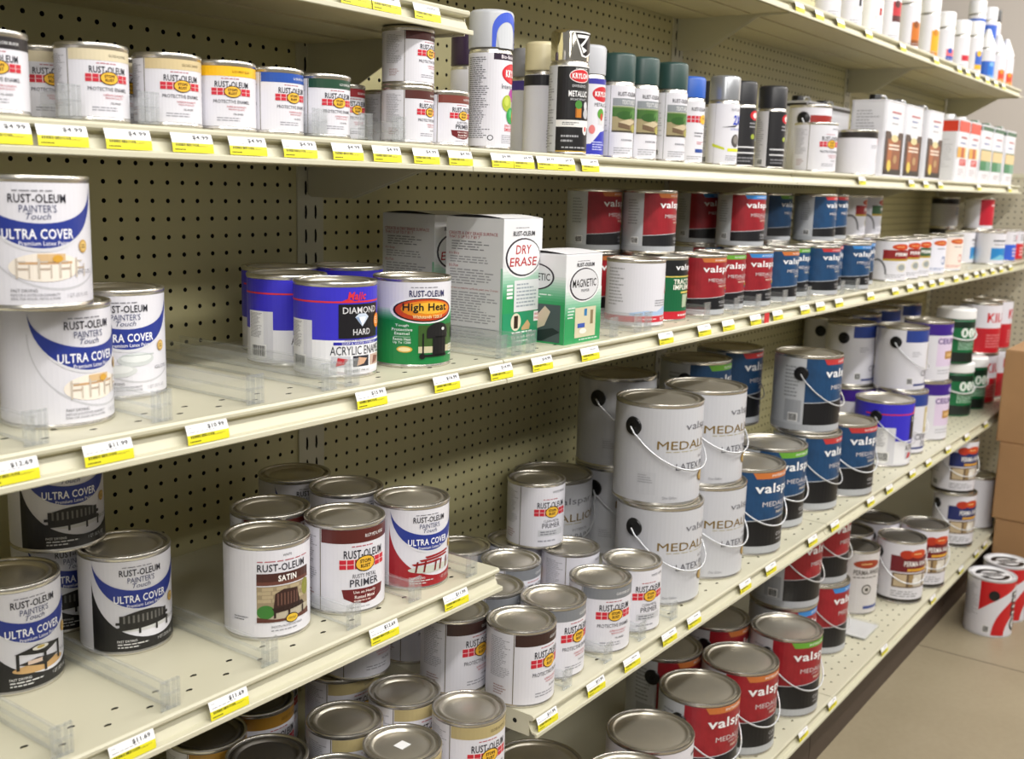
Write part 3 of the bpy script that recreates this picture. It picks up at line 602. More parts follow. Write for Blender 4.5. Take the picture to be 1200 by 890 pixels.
def grad(A, v0, v1, c0, c1, n=10, l=1, u0=-1, u1=1):
    a = [int(c0[i:i + 2], 16) for i in (0, 2, 4)]; b = [int(c1[i:i + 2], 16) for i in (0, 2, 4)]
    for i in range(n):
        t = (i + .5) / n; A.rect(u0, v0 + (v1 - v0) * i / n, u1, v0 + (v1 - v0) * (i + 1) / n, '%02X%02X%02X' % tuple(int(p + (q - p) * t) for p, q in zip(a, b)), l)
def dry_front(A):
    A.rect(-1, 0, 1, .38, '2E9A5C', 1); grad(A, .38, .62, '2E9A5C', 'EDEDEF'); A.ell(0, .7, .98, .165, 'EDEDEF', 2)
    A.greek(-.4, .5, .925, .935, 1, '77777F', 2, 2); A.text('RUST-OLEUM', .02, .885, 1.1, .038, '33333B', 3, .02)
    A.ell(0, .7, .9, .15, '2B2330', 3); A.ell(.02, .7, .84, .138, 'EFEFF1', 4); A.text('DRY', .0, .76, .8, .07, 'B4242E', 5, 0.01, .1); A.text('ERASE', .0, .665, 1.4, .07, 'B4242E', 5, .01, .1)
    A.rect(-.42, .27, .85, .52, 'E2E4E6', 3); A.greek(-.3, .75, .3, .5, 7, 'A0A8B4', 4, 5); A.rect(-.98, .0, 1, .265, '2A9468', 3)
    for i in range(4): A.rect(-.8, .47 - .03 * i, -.5, .49 - .03 * i, 'F0F4F0', 4)
    A.ell(-.3, .19, .26, .07, 'E8DCC4', 4); A.rect(-.4, .14, -.2, .24, '3A2A20', 5); A.poly([(.0, .14), (.3, .2), (.45, .16), (.4, .12), (0, .12)], 'C9A87A', 4); A.rect(.62, .18, .95, .26, 'F0F0F0', 5); A.text('WHITE', .78, .235, .26, .02, 'C03040', 6); A.text('FINISH', .78, .205, .26, .02, 'C03040', 6)
    A.greek(-.5, .9, .09, .12, 1, 'F0F4F0', 4, 2); A.text('Use on walls & board', .1, .07, 1.2, .022, 'F0F4F0', 4); A.greek(-.3, .5, .02, .05, 1, 'D8E8DC', 4, 3)
def dry_side(A):
    A.rect(-1, 0, 1, 1, 'DADADB', 1); A.rect(.93, 0, 1, .62, '8CC4A4', 2)
    A.text('CREATE A DRY ERASE SURFACE', -.05, .875, 1.7, .024, 'A8323A', 3); A.text('THAT IS UP TO 7\' BY 7\'', -.35, .845, 1.1, .024, 'A8323A', 3)
    A.greek(-.8, .85, .74, .82, 4, '8C8C90', 2, 3); A.text('It\'s Easy', -.7, .715, .36, .024, 'A8323A', 3); A.greek(-.85, .8, .64, .7, 3, 'A0A0A4', 2, 6); A.text('It\'s Fun', -.72, .62, .32, .024, 'A8323A', 3); A.greek(-.85, .85, .47, .6, 6, 'A0A0A4', 2, 7)
    A.text('For use on interior surfaces, paint over 2 coats', .0, .44, 1.7, .02, 'A8323A', 3); A.greek(-.85, .85, .17, .42, 12, 'A0A0A4', 2, 9); A.rect(-.85, .13, .85, .135, '55555A', 2); A.greek(-.85, .85, .04, .11, 3, 'A8A8AC', 2, 8)
def mag_front(A):
    A.rect(-1, 0, 1, .28, '2E9A5C', 1); grad(A, .28, .62, '2E9A5C', 'EDEDEF'); A.ell(0, .66, .88, .2, 'EDEDEF', 2); A.greek(-.4, .5, .915, .93, 1, '77777F', 2, 2); A.text('RUST-OLEUM', .05, .88, .95, .045, '33333B', 3, .02)
    A.ell(0, .66, .8, .185, '2B2330', 3); A.ell(.02, .66, .75, .172, 'DADADE', 4); A.text('MAGNETIC', .0, .675, 1.3, .09, '1E1C20', 5, .01); A.text('PRIMER', .05, .59, .45, .03, '4A4A50', 5)
    A.rect(-.45, .06, .7, .4, 'D4CCAE', 3); A.rect(-.3, .17, .1, .22, '3A58B0', 4); A.rect(.05, .3, .2, .38, '2E7AB0', 4); A.rect(.4, .2, .55, .36, '8A7A5A', 4); A.ell(.0, .13, .2, .03, 'E8E8E0', 4); A.greek(-.85, -.45, .28, .42, 4, 'E8F4EC', 3, 4); A.greek(-.2, .9, .02, .05, 1, 'D8E8DC', 3, 4)
def mag_side(A):
    A.rect(-1, 0, 1, .45, '2E9A5C', 1); grad(A, .45, .75, '2E9A5C', 'E2E2E4'); A.ell(-.1, .74, .7, .15, '2B2330', 2); A.ell(-.1, .74, .64, .135, 'DADADE', 3); A.text('MAGNETIC', -.1, .74, 1.1, .08, '1E1C20', 4, .01)
    A.greek(-.7, .7, .5, .56, 2, 'E8F4EC', 2, 3); A.rect(-.9, .02, .85, .44, '4A5458', 2); A.poly([(-.2, .12), (.3, .2), (.5, .36), (.3, .42), (.1, .34), (-.1, .25)], 'D8C4B0', 3); A.poly([(-.9, .02), (.2, .02), (.85, .14), (.6, .18), (-.5, .1)], '20262A', 3)
# ------------------------------------------------------------------ the setting
FLOOR = -1.40
P = .0254; W = 1.2192
def concrete():
    m = bpy.data.materials.new('sealed_concrete'); m.use_nodes = True
    nt = m.node_tree; b = nt.nodes['Principled BSDF']; b.inputs['Roughness'].default_value = .42
    tc = nt.nodes.new('ShaderNodeTexCoord'); n1 = nt.nodes.new('ShaderNodeTexNoise'); n2 = nt.nodes.new('ShaderNodeTexNoise'); mx = nt.nodes.new('ShaderNodeMix'); mx.data_type = 'RGBA'
    n1.inputs['Scale'].default_value = 2.3; n1.inputs['Detail'].default_value = 6; n2.inputs['Scale'].default_value = 60
    ad = nt.nodes.new('ShaderNodeMath'); ad.operation = 'MULTIPLY_ADD'; ad.inputs[1].default_value = .3
    nt.links.new(tc.outputs['Object'], n1.inputs['Vector']); nt.links.new(tc.outputs['Object'], n2.inputs['Vector'])
    nt.links.new(n2.outputs['Fac'], ad.inputs[0]); nt.links.new(n1.outputs['Fac'], ad.inputs[2])
    mx.inputs[6].default_value = (*hexlin('82765F'), 1); mx.inputs[7].default_value = (*hexlin('A59980'), 1)
    nt.links.new(ad.outputs[0], mx.inputs[0]); nt.links.new(mx.outputs[2], b.inputs['Base Color'])
    return m
b = MB(); b.box(-3, 7.2, -5, 9, FLOOR - .05, FLOOR, concrete()); tag(b.build('floor'), kind='structure')
b = MB(); b.box(7.2, 7.3, -5, 9, FLOOR, 3.4, mat('D8CFC6', .7, 0, .05, 3)); tag(b.build('wall_right'), kind='structure')
b = MB(); b.box(2.165, 2.170, -5, -.47, FLOOR, FLOOR + .0006, mat('6A6252', .8))
tag(b.build('trim_1'), kind='structure')   # saw-cut joint in the floor slab
bpy.data.objects['trim_1'].location = (0, 0, 0)

# the shelving unit: four bays of pegboard between slotted uprights, on a kick plate
unit = tag(empty('shelving_unit', (1.22, 0, FLOOR)), 'long beige gondola shelving frame with pegboard back and slotted uprights', 'shelving unit')
def inunit(o): o.parent = unit; o.location = (o.location.x - 1.22, o.location.y, o.location.z - FLOOR); return o
ZT, ZB = .66, -1.14
def peg_panel_mesh(z0, z1):
    mb = MB(); cells = []
    zr = -.0054
    k1 = math.floor((z1 - zr) / P - .5); k0 = math.ceil((z0 - zr) / P + .5)
    xa = .0348 - P / 2
    zs = [zr + (k - .5) * P for k in range(k0, k1 + 2)]
    for i in range(46):
        for k in range(len(zs) - 1): cells.append((xa + i * P, xa + (i + 1) * P, zs[k], zs[k + 1], True))
    xe = xa + 46 * P
    cells += [(.02, xa, z0, z1, False), (xe, W - .02, z0, z1, False), (xa, xe, z0, zs[0], False), (xa, xe, zs[-1], z1, False)]
    perforate(mb, PEG, cells, lambda a, c, d: (a, d, c), .0031, .0031, .005, HOLE)
    mb.add([(.02, .03, z0), (W - .02, .03, z0), (W - .02, .03, z1), (.02, .03, z1)], [(0, 1, 2, 3)], HOLE)
    return mb.mesh('pegboard_panel', None, recalc=False)
PM = [peg_panel_mesh(ZB, ZT)]
def upright_mesh():
    mb = MB(); cells = []; z0, z1 = FLOOR, ZT + .05
    mb.box(-.028, .028, .002, .03, z0, z1, STEEL)
    n = int((z1 - z0) / .0381)
    for s in (-1, 1):
        xa, xb = (s * .0105) - .0085, (s * .0105) + .0085
        for k in range(n): cells.append((xa, xb, z0 + k * .0381, z0 + (k + 1) * .0381, True))
        cells.append((xa, xb, z0 + n * .0381, z1, False))
    cells += [(-.028, -.019, z0, z1, False), (-.002, .002, z0, z1, False), (.019, .028, z0, z1, False)]
    perforate(mb, STEEL, cells, lambda a, c, d: (a, d - .003, c), .0026, .011, .0045, HOLE)
    for s in (-1, 1): mb.add([(s * .028, -.003, z0), (s * .028, .002, z0), (s * .028, .002, z1), (s * .028, -.003, z1)], [(0, 1, 2, 3)], STEEL)
    return mb.mesh('upright', None, recalc=False)
UM = upright_mesh()
for k in range(-1, 4):
    pass
for k in range(-1, 3):
    for m in PM: o = link('pegboard_panel', m); o.location.x = k * W; inunit(o)
for k in range(-1, 4):
    o = link('upright', UM); o.location.x = k * W; inunit(o)

# shelves: perforated deck, ticket channel along the front, a bracket at each end
DECKT = {}
def deck_mesh(yf, rows):
    if (yf, rows) in DECKT: return DECKT[(yf, rows)]
    mb = MB(); cells = []; n = 47; xa = (W - n * P) / 2
    y = yf + .004; ys = [y + .010 + r * P for r in range(rows + 1)]
    for r in range(rows):
        for i in range(n): cells.append((xa + i * P, xa + (i + 1) * P, ys[r], ys[r + 1], (i + r) % 2 == 0))
    x1 = W - .0015
    cells += [(.0015, x1, yf + .0, ys[0], False), (.0015, xa, ys[0], ys[-1], False), (xa + n * P, x1, ys[0], ys[-1], False), (.0015, x1, ys[-1], -.004, False)]
    perforate(mb, STEEL, cells, lambda a, c, d: (a, c, -d), .0042, .0024, .002, HOLE)
    mb.box(.0025, x1 - .001, yf + .006, -.006, -.030, -.0022, UNDER)                 # pan under the deck
    mb.box(.0015, .0035, yf + .004, -.005, -.034, -.0003, STEEL); mb.box(x1 - .002, x1, yf + .004, -.005, -.034, -.0003, STEEL)
    for q in (.28, .62): mb.box(.02, x1 - .02, yf * q - .02, yf * q + .02, -.033, -.030, UNDER)  # stiffening ribs
    for xx in (0.0013, x1 + .0002):
        for yy in (yf + .03, yf * .5): mb.add([(xx, yy + .004 * math.cos(t * PI / 4), -.017 + .004 * math.sin(t * PI / 4)) for t in range(8)], [tuple(range(8))], HOLE)
    me = mb.mesh('deck', None, recalc=False)
    DECKT[(yf, rows)] = me
    return me
def channel_mesh(yf):
    mb = MB()
    prof = [(0.002, 0), (-.0025, -.0006), (-.0042, -.003), (-.0040, -.0062), (-.0018, -.0088), (.0055, -.0094), (.0062, -.012), (-.0012, -.0262), (-.0070, -.0268), (-.0098, -.0270), (-.0107, -.0282), (-.0108, -.0330), (-.0098, -.0340), (-.0085, -.0336), (-.0072, -.0290), (-.0020, -.0285), (.0082, -.012), (.0085, -.004)]
    mb.prism_x([(yf + a, b) for a, b in prof], .001, W - .001, STEEL)
    return mb.mesh('price_channel', 25)
def bracket_mesh(depth, h):
    mb = MB()
    prof = [(-.004, -.001), (-.004, -h), (-.012, -h - .004), (-depth * .3, -h - .004), (-depth * .72, -.036), (-depth * .93, -.032), (-depth * .95, -.006), (-depth * .95, -.001)]
    mb.prism_x(prof, -.0012, .0012, STEEL)
    return mb.mesh('bracket')
def shelf(bay, yf, z, label, rows=2, bh=.085, depthb=None):
    x0 = bay * W
    p = tag(empty('metal_shelf', (x0, yf, z)), label, 'shelf', 'beige gondola shelves')
    for nm, me in (('deck', deck_mesh(yf, rows)), ('price_channel', channel_mesh(yf))):
        o = link(nm, me, p); o.location = (0, -yf, 0)
    bm_ = bracket_mesh(-yf, bh)
    for xx in (.0055, W - .0055):
        o = link('bracket', bm_, p); o.location = (xx, -yf, 0)
    return p
YS1, YS2, YS3, YS3B, YS4, YS0B, YS0 = -.322, -.3916, -.395, -.4635, -.512, -.286, -.318
ZS1, ZS2, ZS3, ZS3B, ZS4, ZS0B, ZS0, ZS1B = .056, -.2416, -.5535, -.769, -1.195, .440, .242, -.862
BAY = {-1: 'near left bay', 0: 'second bay', 1: 'third bay', 2: 'far right bay'}
for k in range(-1, 3): shelf(k, YS1, ZS1, 'beige steel shelf at eye level, spray can shelf, ' + BAY[k], 1, .075)
for k in range(-1, 3): shelf(k, YS2, ZS2, 'beige steel shelf just below eye level, ' + BAY[k], 2)
shelf(-1, YS3, ZS3, 'beige steel shelf of white and black quart cans at lower left, near left bay', 2)
shelf(-1, YS3B, ZS1B, 'low beige steel shelf under stacked quarts at bottom left, near left bay', 5)
for k in range(0, 3): shelf(k, YS3B, ZS3B, 'beige steel shelf crowded with gallon cans, ' + BAY[k], 5, .032)
for k in range(-1, 3):
    o = shelf(k, YS4, ZS4, 'lowest beige base shelf above the floor, ' + BAY[k], 6, .05)
    kb = MB(); kb.box(.002, W - .002, .041, .051, FLOOR - ZS4, -.034, KICK); kb.build('kick_plate', o)
shelf(-1, YS0, ZS0, 'top left beige steel shelf seen from below, near left bay', 1, .10)
for k in range(0, 3): shelf(k, YS0B, ZS0B, 'highest beige steel shelf seen from below, ' + BAY[k], 1, .10)

# end of the run: a pegboard end panel standing across the aisle end
ep = tag(empty('pegboard_end_panel', (3.72, -.3, FLOOR)), 'grey-beige pegboard end panel standing across the far end of the shelves', 'pegboard panel')
mb = MB(); cells = []
for j in range(36):
    for k in range(57): cells.append((-.9 + j * P, -.9 + (j + 1) * P, -1.36 + k * P, -1.36 + (k + 1) * P, True))
perforate(mb, mat('C9C3AE', .55, 0, .04, 6), cells, lambda a, c, d: (d, a + .3, c - FLOOR), .003, .003, .005, HOLE)
mb.box(.02, .03, -.6, .3144, .04, 1.48, HOLE)
mb.build('panel', ep, recalc=False)
fr = MB()
for y0, y1, z0, z1 in ((-.625, -.6, 0, 1.505), (.3144, .33, 0, 1.505), (-.6, .3144, 1.488, 1.505), (-.6, .3144, 0, .04)): fr.box(-.004, .035, y0, y1, z0, z1, STEEL)
fr.build('frame', ep)

# lights: rows of ceiling fluorescents over the aisle, an added far-wall lamp, and soft ambient fill
def strip(x, y, z, sx, sy, e, tgt, col=(1, .97, .92)):
    l = bpy.data.lights.new('ceiling_or_added_strip', 'AREA'); l.shape = 'RECTANGLE'; l.size = sx; l.size_y = sy; l.energy = e; l.color = col
    o = bpy.data.objects.new('ceiling_or_added_strip', l); C.objects.link(o); o.location = (x, y, z)
    d = Vector(tgt) - Vector((x, y, z)); o.rotation_euler = d.to_track_quat('-Z', 'Y').to_euler()
strip(1.6, -1.85, 1.95, 8.0, .14, 140, (1.6, -.3, -.4))
strip(1.6, -3.3, 1.7, 8.0, .3, 95, (1.6, -.3, -.2))
strip(6.0, -2.2, 2.2, .3, 3.0, 120, (7.2, -1.0, .2))  # added lamp, put in only to brighten the far wall
strip(-2.2, -2.0, 1.85, .3, 2.4, 30, (.6, -.3, -.4))
w = bpy.data.worlds.new('shop_ambient'); bpy.context.scene.world = w; w.use_nodes = True
w.node_tree.nodes['Background'].inputs[0].default_value = (1.0, .98, .95, 1); w.node_tree.nodes['Background'].inputs[1].default_value = .22
ITEMS = [
    # kind, name, category, group, x, y, z, turn, label
    ('hp_black', 'small_paint_can', 'paint can', 'small paint cans on the eye-level shelf', -0.6746, -0.2790, 0.0560, -0.250, 'small white can with black top band at far left of the eye-level shelf'),
    ('hp_beige', 'small_paint_can', 'paint can', 'small paint cans on the eye-level shelf', -0.5651, -0.2790, 0.0560, -0.103, 'small can with cream band, front row, between black-banded and tan-banded cans'),
    ('hp_tan', 'small_paint_can', 'paint can', 'small paint cans on the eye-level shelf', -0.4735, -0.2790, 0.0560, -0.196, 'small can with tan band beside the yellow-banded can'),
    ('hp_yellow', 'small_paint_can', 'paint can', 'small paint cans on the eye-level shelf', -0.3969, -0.2790, 0.0560, -0.414, 'small can with bright yellow top band on the eye-level shelf'),
    ('hp_blue', 'small_paint_can', 'paint can', 'small paint cans on the eye-level shelf', -0.3229, -0.2790, 0.0560, -0.008, 'small can with bright blue top band beside the yellow one'),
    ('hp_green', 'small_paint_can', 'paint can', 'small paint cans on the eye-level shelf', -0.2434, -0.2790, 0.0560, -0.102, 'small can with dark green top band on the eye-level shelf'),
    ('hp_beige', 'small_paint_can', 'paint can', 'small paint cans on the eye-level shelf', -0.5776, -0.2050, 0.0560, -0.183, 'small cream-banded can standing behind, second from the far left'),
    ('hp_beige', 'small_paint_can', 'paint can', 'small paint cans on the eye-level shelf', -0.4805, -0.1900, 0.0560, 0.000, 'small cream-banded can in the back row behind the tan-banded can'),
    ('hp_brown', 'small_paint_can', 'paint can', 'small paint cans on the eye-level shelf', -0.0805, -0.2790, 0.0560, 0.169, 'small brown-banded can at the bottom of the two-can stack'),
    ('hp_brown', 'small_paint_can', 'paint can', 'small paint cans on the eye-level shelf', -0.0805, -0.2790, 0.1330, 0.169, 'small brown-banded can on top of the two-can stack'),
    ('hp_red', 'small_paint_can', 'paint can', 'small paint cans on the eye-level shelf', -0.1391, -0.2050, 0.0560, 0.000, 'small red-banded can peeking out behind the dark green-banded can'),
    ('hp_brown', 'small_paint_can', 'paint can', 'small paint cans on the eye-level shelf', -0.0325, -0.2000, 0.0560, 0.000, 'small dark brown-banded can behind the two-can stack'),
    ('hp_primer', 'small_paint_can', 'paint can', 'small paint cans on the eye-level shelf', -0.0025, -0.2790, 0.0560, 0.016, 'small red-brown primer can beside the tall white spray can'),
    ('sp_interior', 'spray_can', 'spray can', 'spray cans and bottles on the eye-level shelf', 0.1015, -0.2820, 0.0560, -0.116, 'tall white spray can with blue paint drip on its cap and balloons'),
    ('sp_purple', 'spray_can', 'spray can', 'spray cans and bottles on the eye-level shelf', 0.1951, -0.1700, 0.0560, 0.000, 'spray can with dark purple cap behind the tall white one'),
    ('sp_white', 'spray_can', 'spray can', 'spray cans and bottles on the eye-level shelf', 0.3598, -0.2000, 0.0560, -0.500, 'white spray can with cream cap and blue disc'),
    ('sp_grey', 'spray_can', 'spray can', 'spray cans and bottles on the eye-level shelf', 0.4091, -0.1300, 0.0560, 0.000, 'spray can with grey cap behind, left of the cream-capped can'),
    ('sp_metal', 'spray_can', 'spray can', 'spray cans and bottles on the eye-level shelf', 0.3166, -0.2820, 0.0560, -0.556, 'black spray can with shiny chrome cap'),
    ('sp_blue', 'spray_can', 'spray can', 'spray cans and bottles on the eye-level shelf', 0.4233, -0.2500, 0.0560, -0.400, 'white and blue spray can with light grey cap beside the chrome-capped can'),
    ('sp_texture', 'spray_can', 'spray can', 'spray cans and bottles on the eye-level shelf', 0.5062, -0.2620, 0.0560, -0.389, 'dark green-capped spray can, leftmost of three alike'),
    ('sp_texture', 'spray_can', 'spray can', 'spray cans and bottles on the eye-level shelf', 0.5765, -0.2720, 0.0560, -0.386, 'dark green-capped spray can, middle of three alike'),
    ('sp_texture', 'spray_can', 'spray can', 'spray cans and bottles on the eye-level shelf', 0.6721, -0.2820, 0.0560, -0.359, 'dark green-capped spray can, rightmost and nearest of three alike'),
    ('sp_rustblue', 'spray_can', 'spray can', 'spray cans and bottles on the eye-level shelf', 0.8035, -0.2550, 0.0560, -0.453, 'white spray can with bright blue cap and red grid'),
    ('sp_black', 'spray_can', 'spray can', 'spray cans and bottles on the eye-level shelf', 1.0182, -0.2000, 0.0560, 0.000, 'dark spray can half hidden behind the grey-capped white one'),
    ('sp_two', 'spray_can', 'spray can', 'spray cans and bottles on the eye-level shelf', 0.9110, -0.2820, 0.0560, -0.459, 'white spray can with silver grey cap and blue numeral'),
    ('sp_black', 'spray_can', 'spray can', 'spray cans and bottles on the eye-level shelf', 1.0362, -0.2645, 0.0560, -0.499, 'black spray can just right of the grey-capped white can'),
    ('sp_black', 'spray_can', 'spray can', 'spray cans and bottles on the eye-level shelf', 1.1628, -0.2820, 0.0560, -0.365, 'black spray can with white back panel standing alone, rightmost of the black ones'),
    ('g_bucket', 'gallon_paint_can', 'paint can', 'gallon paint cans on the eye-level shelf', 1.2790, -0.0935, 0.0560, 0.000, 'gallon can with dark rim behind the silver-capped spray can'),
    ('g_redband', 'gallon_paint_can', 'paint can', 'gallon paint cans on the eye-level shelf', 1.6500, -0.1850, 0.0560, 0.000, 'white can with red band and black ear behind the small white quart'),
    ('q_whitered', 'paint_can', 'paint can', 'quart paint cans on the eye-level shelf', 1.4897, -0.2650, 0.0560, -0.359, 'white quart can with red grid in front of the red-banded can'),
    ('q_darkrim', 'paint_can', 'paint can', 'quart paint cans on the eye-level shelf', 1.8139, -0.2620, 0.0560, -0.467, 'white quart can with dark rim beside the brown and white square tins'),
    ('t_dark', 'square_tin', 'tin', 'square solvent tins on the eye-level shelf', 1.8700, -0.0720, 0.0560, 0.000, 'dark-topped square tin at the back behind the small white quarts'),
    ('t_dark', 'square_tin', 'tin', 'square solvent tins on the eye-level shelf', 2.0600, -0.0720, 0.0560, 0.000, 'dark-topped square tin at the back beside the brown tins'),
    ('t_brown', 'square_tin', 'tin', 'square solvent tins on the eye-level shelf', 1.9720, -0.2620, 0.0560, 0.000, 'white and brown square tin, leftmost of three alike'),
    ('t_brown', 'square_tin', 'tin', 'square solvent tins on the eye-level shelf', 2.1600, -0.2620, 0.0560, 0.000, 'white and brown square tin, middle of three alike'),
    ('t_brown', 'square_tin', 'tin', 'square solvent tins on the eye-level shelf', 2.3900, -0.2620, 0.0560, 0.000, 'white and brown square tin, rightmost of three alike'),
    ('t_orange', 'square_tin', 'tin', 'square solvent tins on the eye-level shelf', 2.7950, -0.2500, 0.0560, 0.000, 'square tin with red-orange top, left one of a pair'),
    ('t_orange', 'square_tin', 'tin', 'square solvent tins on the eye-level shelf', 2.9520, -0.2500, 0.0560, 0.000, 'square tin with red-orange top, right one of a pair'),
    ('t_green', 'square_tin', 'tin', 'square solvent tins on the eye-level shelf', 3.1350, -0.2500, 0.0560, 0.000, 'white and green square tin next to the red-topped tins'),
    ('t_green', 'square_tin', 'tin', 'square solvent tins on the eye-level shelf', 3.3180, -0.2500, 0.0560, 0.000, 'white and green square tin, middle of three alike'),
    ('t_green', 'square_tin', 'tin', 'square solvent tins on the eye-level shelf', 3.5300, -0.2500, 0.0560, 0.000, 'white and green square tin at the far end of the shelf'),
    ('sb_a', 'spray_can', 'spray can', 'spray cans and bottles on the highest shelf', 1.5824, -0.2350, 0.4400, -0.742, 'white spray can with red and dark patches, leftmost on the highest shelf'),
    ('sb_dark', 'spray_can', 'spray can', 'spray cans and bottles on the highest shelf', 1.7456, -0.2350, 0.4400, -0.761, 'white spray can with black squares near the left of the highest shelf'),
    ('sb_b', 'spray_can', 'spray can', 'spray cans and bottles on the highest shelf', 1.9171, -0.2350, 0.4400, -0.778, 'white spray can with small red square on the highest shelf'),
    ('sb_b2', 'spray_can', 'spray can', 'spray cans and bottles on the highest shelf', 2.0737, -0.2350, 0.4400, -0.792, 'white spray can with dark red square left of the orange-patched can'),
    ('sb_orange', 'spray_can', 'spray can', 'spray cans and bottles on the highest shelf', 2.2687, -0.2350, 0.4400, -0.809, 'white round-capped can with dark orange patch on the highest shelf'),
    ('sb_yellow', 'spray_can', 'spray can', 'spray cans and bottles on the highest shelf', 2.4833, -0.2350, 0.4400, -0.825, 'white round-capped can with golden yellow patch on the highest shelf'),
    ('sb_bluered', 'spray_can', 'spray can', 'spray cans and bottles on the highest shelf', 2.6691, -0.2350, 0.4400, -0.837, 'slim white can with blue and pink lettering patch, highest shelf'),
    ('sb_red', 'spray_can', 'spray can', 'spray cans and bottles on the highest shelf', 2.8708, -0.2350, 0.4400, -0.850, 'slim white can with red square on the highest shelf'),
    ('sb_bluewhite', 'spray_can', 'spray can', 'spray cans and bottles on the highest shelf', 3.0547, -0.2350, 0.4400, -0.860, 'white and blue can with yellow stripe on the highest shelf'),
    ('sb_bluenose', 'spray_can', 'spray can', 'spray cans and bottles on the highest shelf', 3.2530, -0.2350, 0.4400, -0.871, 'blue bottle with pointed white nozzle on the highest shelf'),
    ('sb_rednose', 'spray_can', 'spray can', 'spray cans and bottles on the highest shelf', 3.4260, -0.2350, 0.4400, -0.879, 'pointed white bottle with red base, left of a pair'),
    ('sb_rednose', 'spray_can', 'spray can', 'spray cans and bottles on the highest shelf', 3.5669, -0.2350, 0.4400, -0.886, 'pointed white bottle with red base at the far end of the highest shelf'),
    ('sb_tallblue', 'spray_can', 'spray can', 'spray cans and bottles on the highest shelf', 3.3492, -0.1650, 0.4400, -0.804, 'tall can with bright blue band in the back row of the highest shelf'),
    ('sb_tallblue', 'spray_can', 'spray can', 'spray cans and bottles on the highest shelf', 3.5341, -0.1650, 0.4400, -0.813, 'tall blue-banded can behind the pointed blue bottle'),
    ('sb_black', 'spray_can', 'spray can', 'spray cans and bottles on the highest shelf', 3.6011, -0.1650, 0.4400, -0.816, 'black-capped white can behind the pointed bottles'),
    ('q_ultra_dining', 'paint_can', 'paint can', 'quart paint cans on the second shelf', -0.6298, -0.2972, -0.2416, 0.075, 'white quart can with blue swoosh at front left, under another can'),
    ('q_ultra_dining', 'paint_can', 'paint can', 'quart paint cans on the second shelf', -0.6670, -0.3250, -0.1196, -0.387, 'white quart can with blue swoosh stacked on top at upper left'),
    ('q_ultra_dining', 'paint_can', 'paint can', 'quart paint cans on the second shelf', -0.7750, -0.2350, -0.2416, 0.115, 'white quart can cut off by the left edge, supporting the stacked can'),
    ('q_ultra_dishes', 'paint_can', 'paint can', 'quart paint cans on the second shelf', -0.5076, -0.2188, -0.2416, -0.391, 'white quart can with blue swoosh and dishes behind the front one'),
    ('q_majic', 'paint_can', 'paint can', 'quart paint cans on the second shelf', -0.2406, -0.3002, -0.2416, -0.530, 'blue and white enamel quart can with black diamond panel, front one'),
    ('q_majic', 'paint_can', 'paint can', 'quart paint cans on the second shelf', -0.2247, -0.1925, -0.2416, -0.273, 'blue and white enamel quart can just left behind the front one'),
    ('q_majic', 'paint_can', 'paint can', 'quart paint cans on the second shelf', -0.1551, -0.1000, -0.2416, 0.000, 'blue enamel quart can in the back row, left lid'),
    ('q_majic', 'paint_can', 'paint can', 'quart paint cans on the second shelf', -0.0522, -0.1362, -0.2416, 0.000, 'blue enamel quart can in the back row behind the front one'),
    ('q_heat', 'paint_can', 'paint can', 'quart paint cans on the second shelf', -0.1085, -0.3157, -0.2416, -0.484, 'green high heat quart can with orange oval and grill picture'),
    ('b_dry', 'paint_kit_box', 'box', 'paint kit boxes on the second shelf', 0.1355, -0.2725, -0.2416, 0.000, 'tall green and white dry erase kit box in front'),
    ('b_dry', 'paint_kit_box', 'box', 'paint kit boxes on the second shelf', 0.1500, -0.1250, -0.2416, 0.000, 'tall dry erase kit box standing behind the front one'),
    ('b_mag', 'paint_kit_box', 'box', 'paint kit boxes on the second shelf', 0.2335, -0.3260, -0.2416, 0.000, 'short green and white magnetic primer box beside the dry erase box'),
    ('q_plain', 'paint_can', 'paint can', 'quart paint cans on the second shelf', 0.4964, -0.3244, -0.2416, -0.209, 'plain white quart can with thin red band near its base'),
    ('q_trac', 'paint_can', 'paint can', 'quart paint cans on the second shelf', 0.6138, -0.3100, -0.2416, 0.000, 'dark green implement quart can beside the plain white can'),
    ('q_vred_o', 'paint_can', 'paint can', 'quart paint cans on the second shelf', 0.7485, -0.3260, -0.2416, -0.281, 'red quart can with orange tab, bottom row, leftmost of three red ones'),
    ('q_vred_g', 'paint_can', 'paint can', 'quart paint cans on the second shelf', 0.8773, -0.3100, -0.2416, -0.328, 'red quart can with green tab, bottom row, middle of three red ones'),
    ('q_vred_b', 'paint_can', 'paint can', 'quart paint cans on the second shelf', 0.9853, -0.3250, -0.2416, -0.353, 'red quart can with blue tab, bottom row, rightmost of three red ones'),
    ('q_vblue_o', 'paint_can', 'paint can', 'quart paint cans on the second shelf', 1.1267, -0.3280, -0.2416, -0.145, 'blue quart can with orange tab in the bottom row'),
    ('q_vblue_g', 'paint_can', 'paint can', 'quart paint cans on the second shelf', 1.2678, -0.3000, -0.2416, -0.263, 'blue quart can with green tab in the bottom row'),
    ('q_vblue_r', 'paint_can', 'paint can', 'quart paint cans on the second shelf', 1.3702, -0.3373, -0.2416, -0.289, 'blue quart can with red tab, bottom row, nearer one'),
    ('q_vblue_r', 'paint_can', 'paint can', 'quart paint cans on the second shelf', 1.4967, -0.3000, -0.2416, 0.000, 'blue quart can with red tab, bottom row, farther one'),
    ('q_vblue_b', 'paint_can', 'paint can', 'quart paint cans on the second shelf', 1.5985, -0.3391, -0.2416, -0.396, 'blue quart can with light blue tab, bottom row, nearer one'),
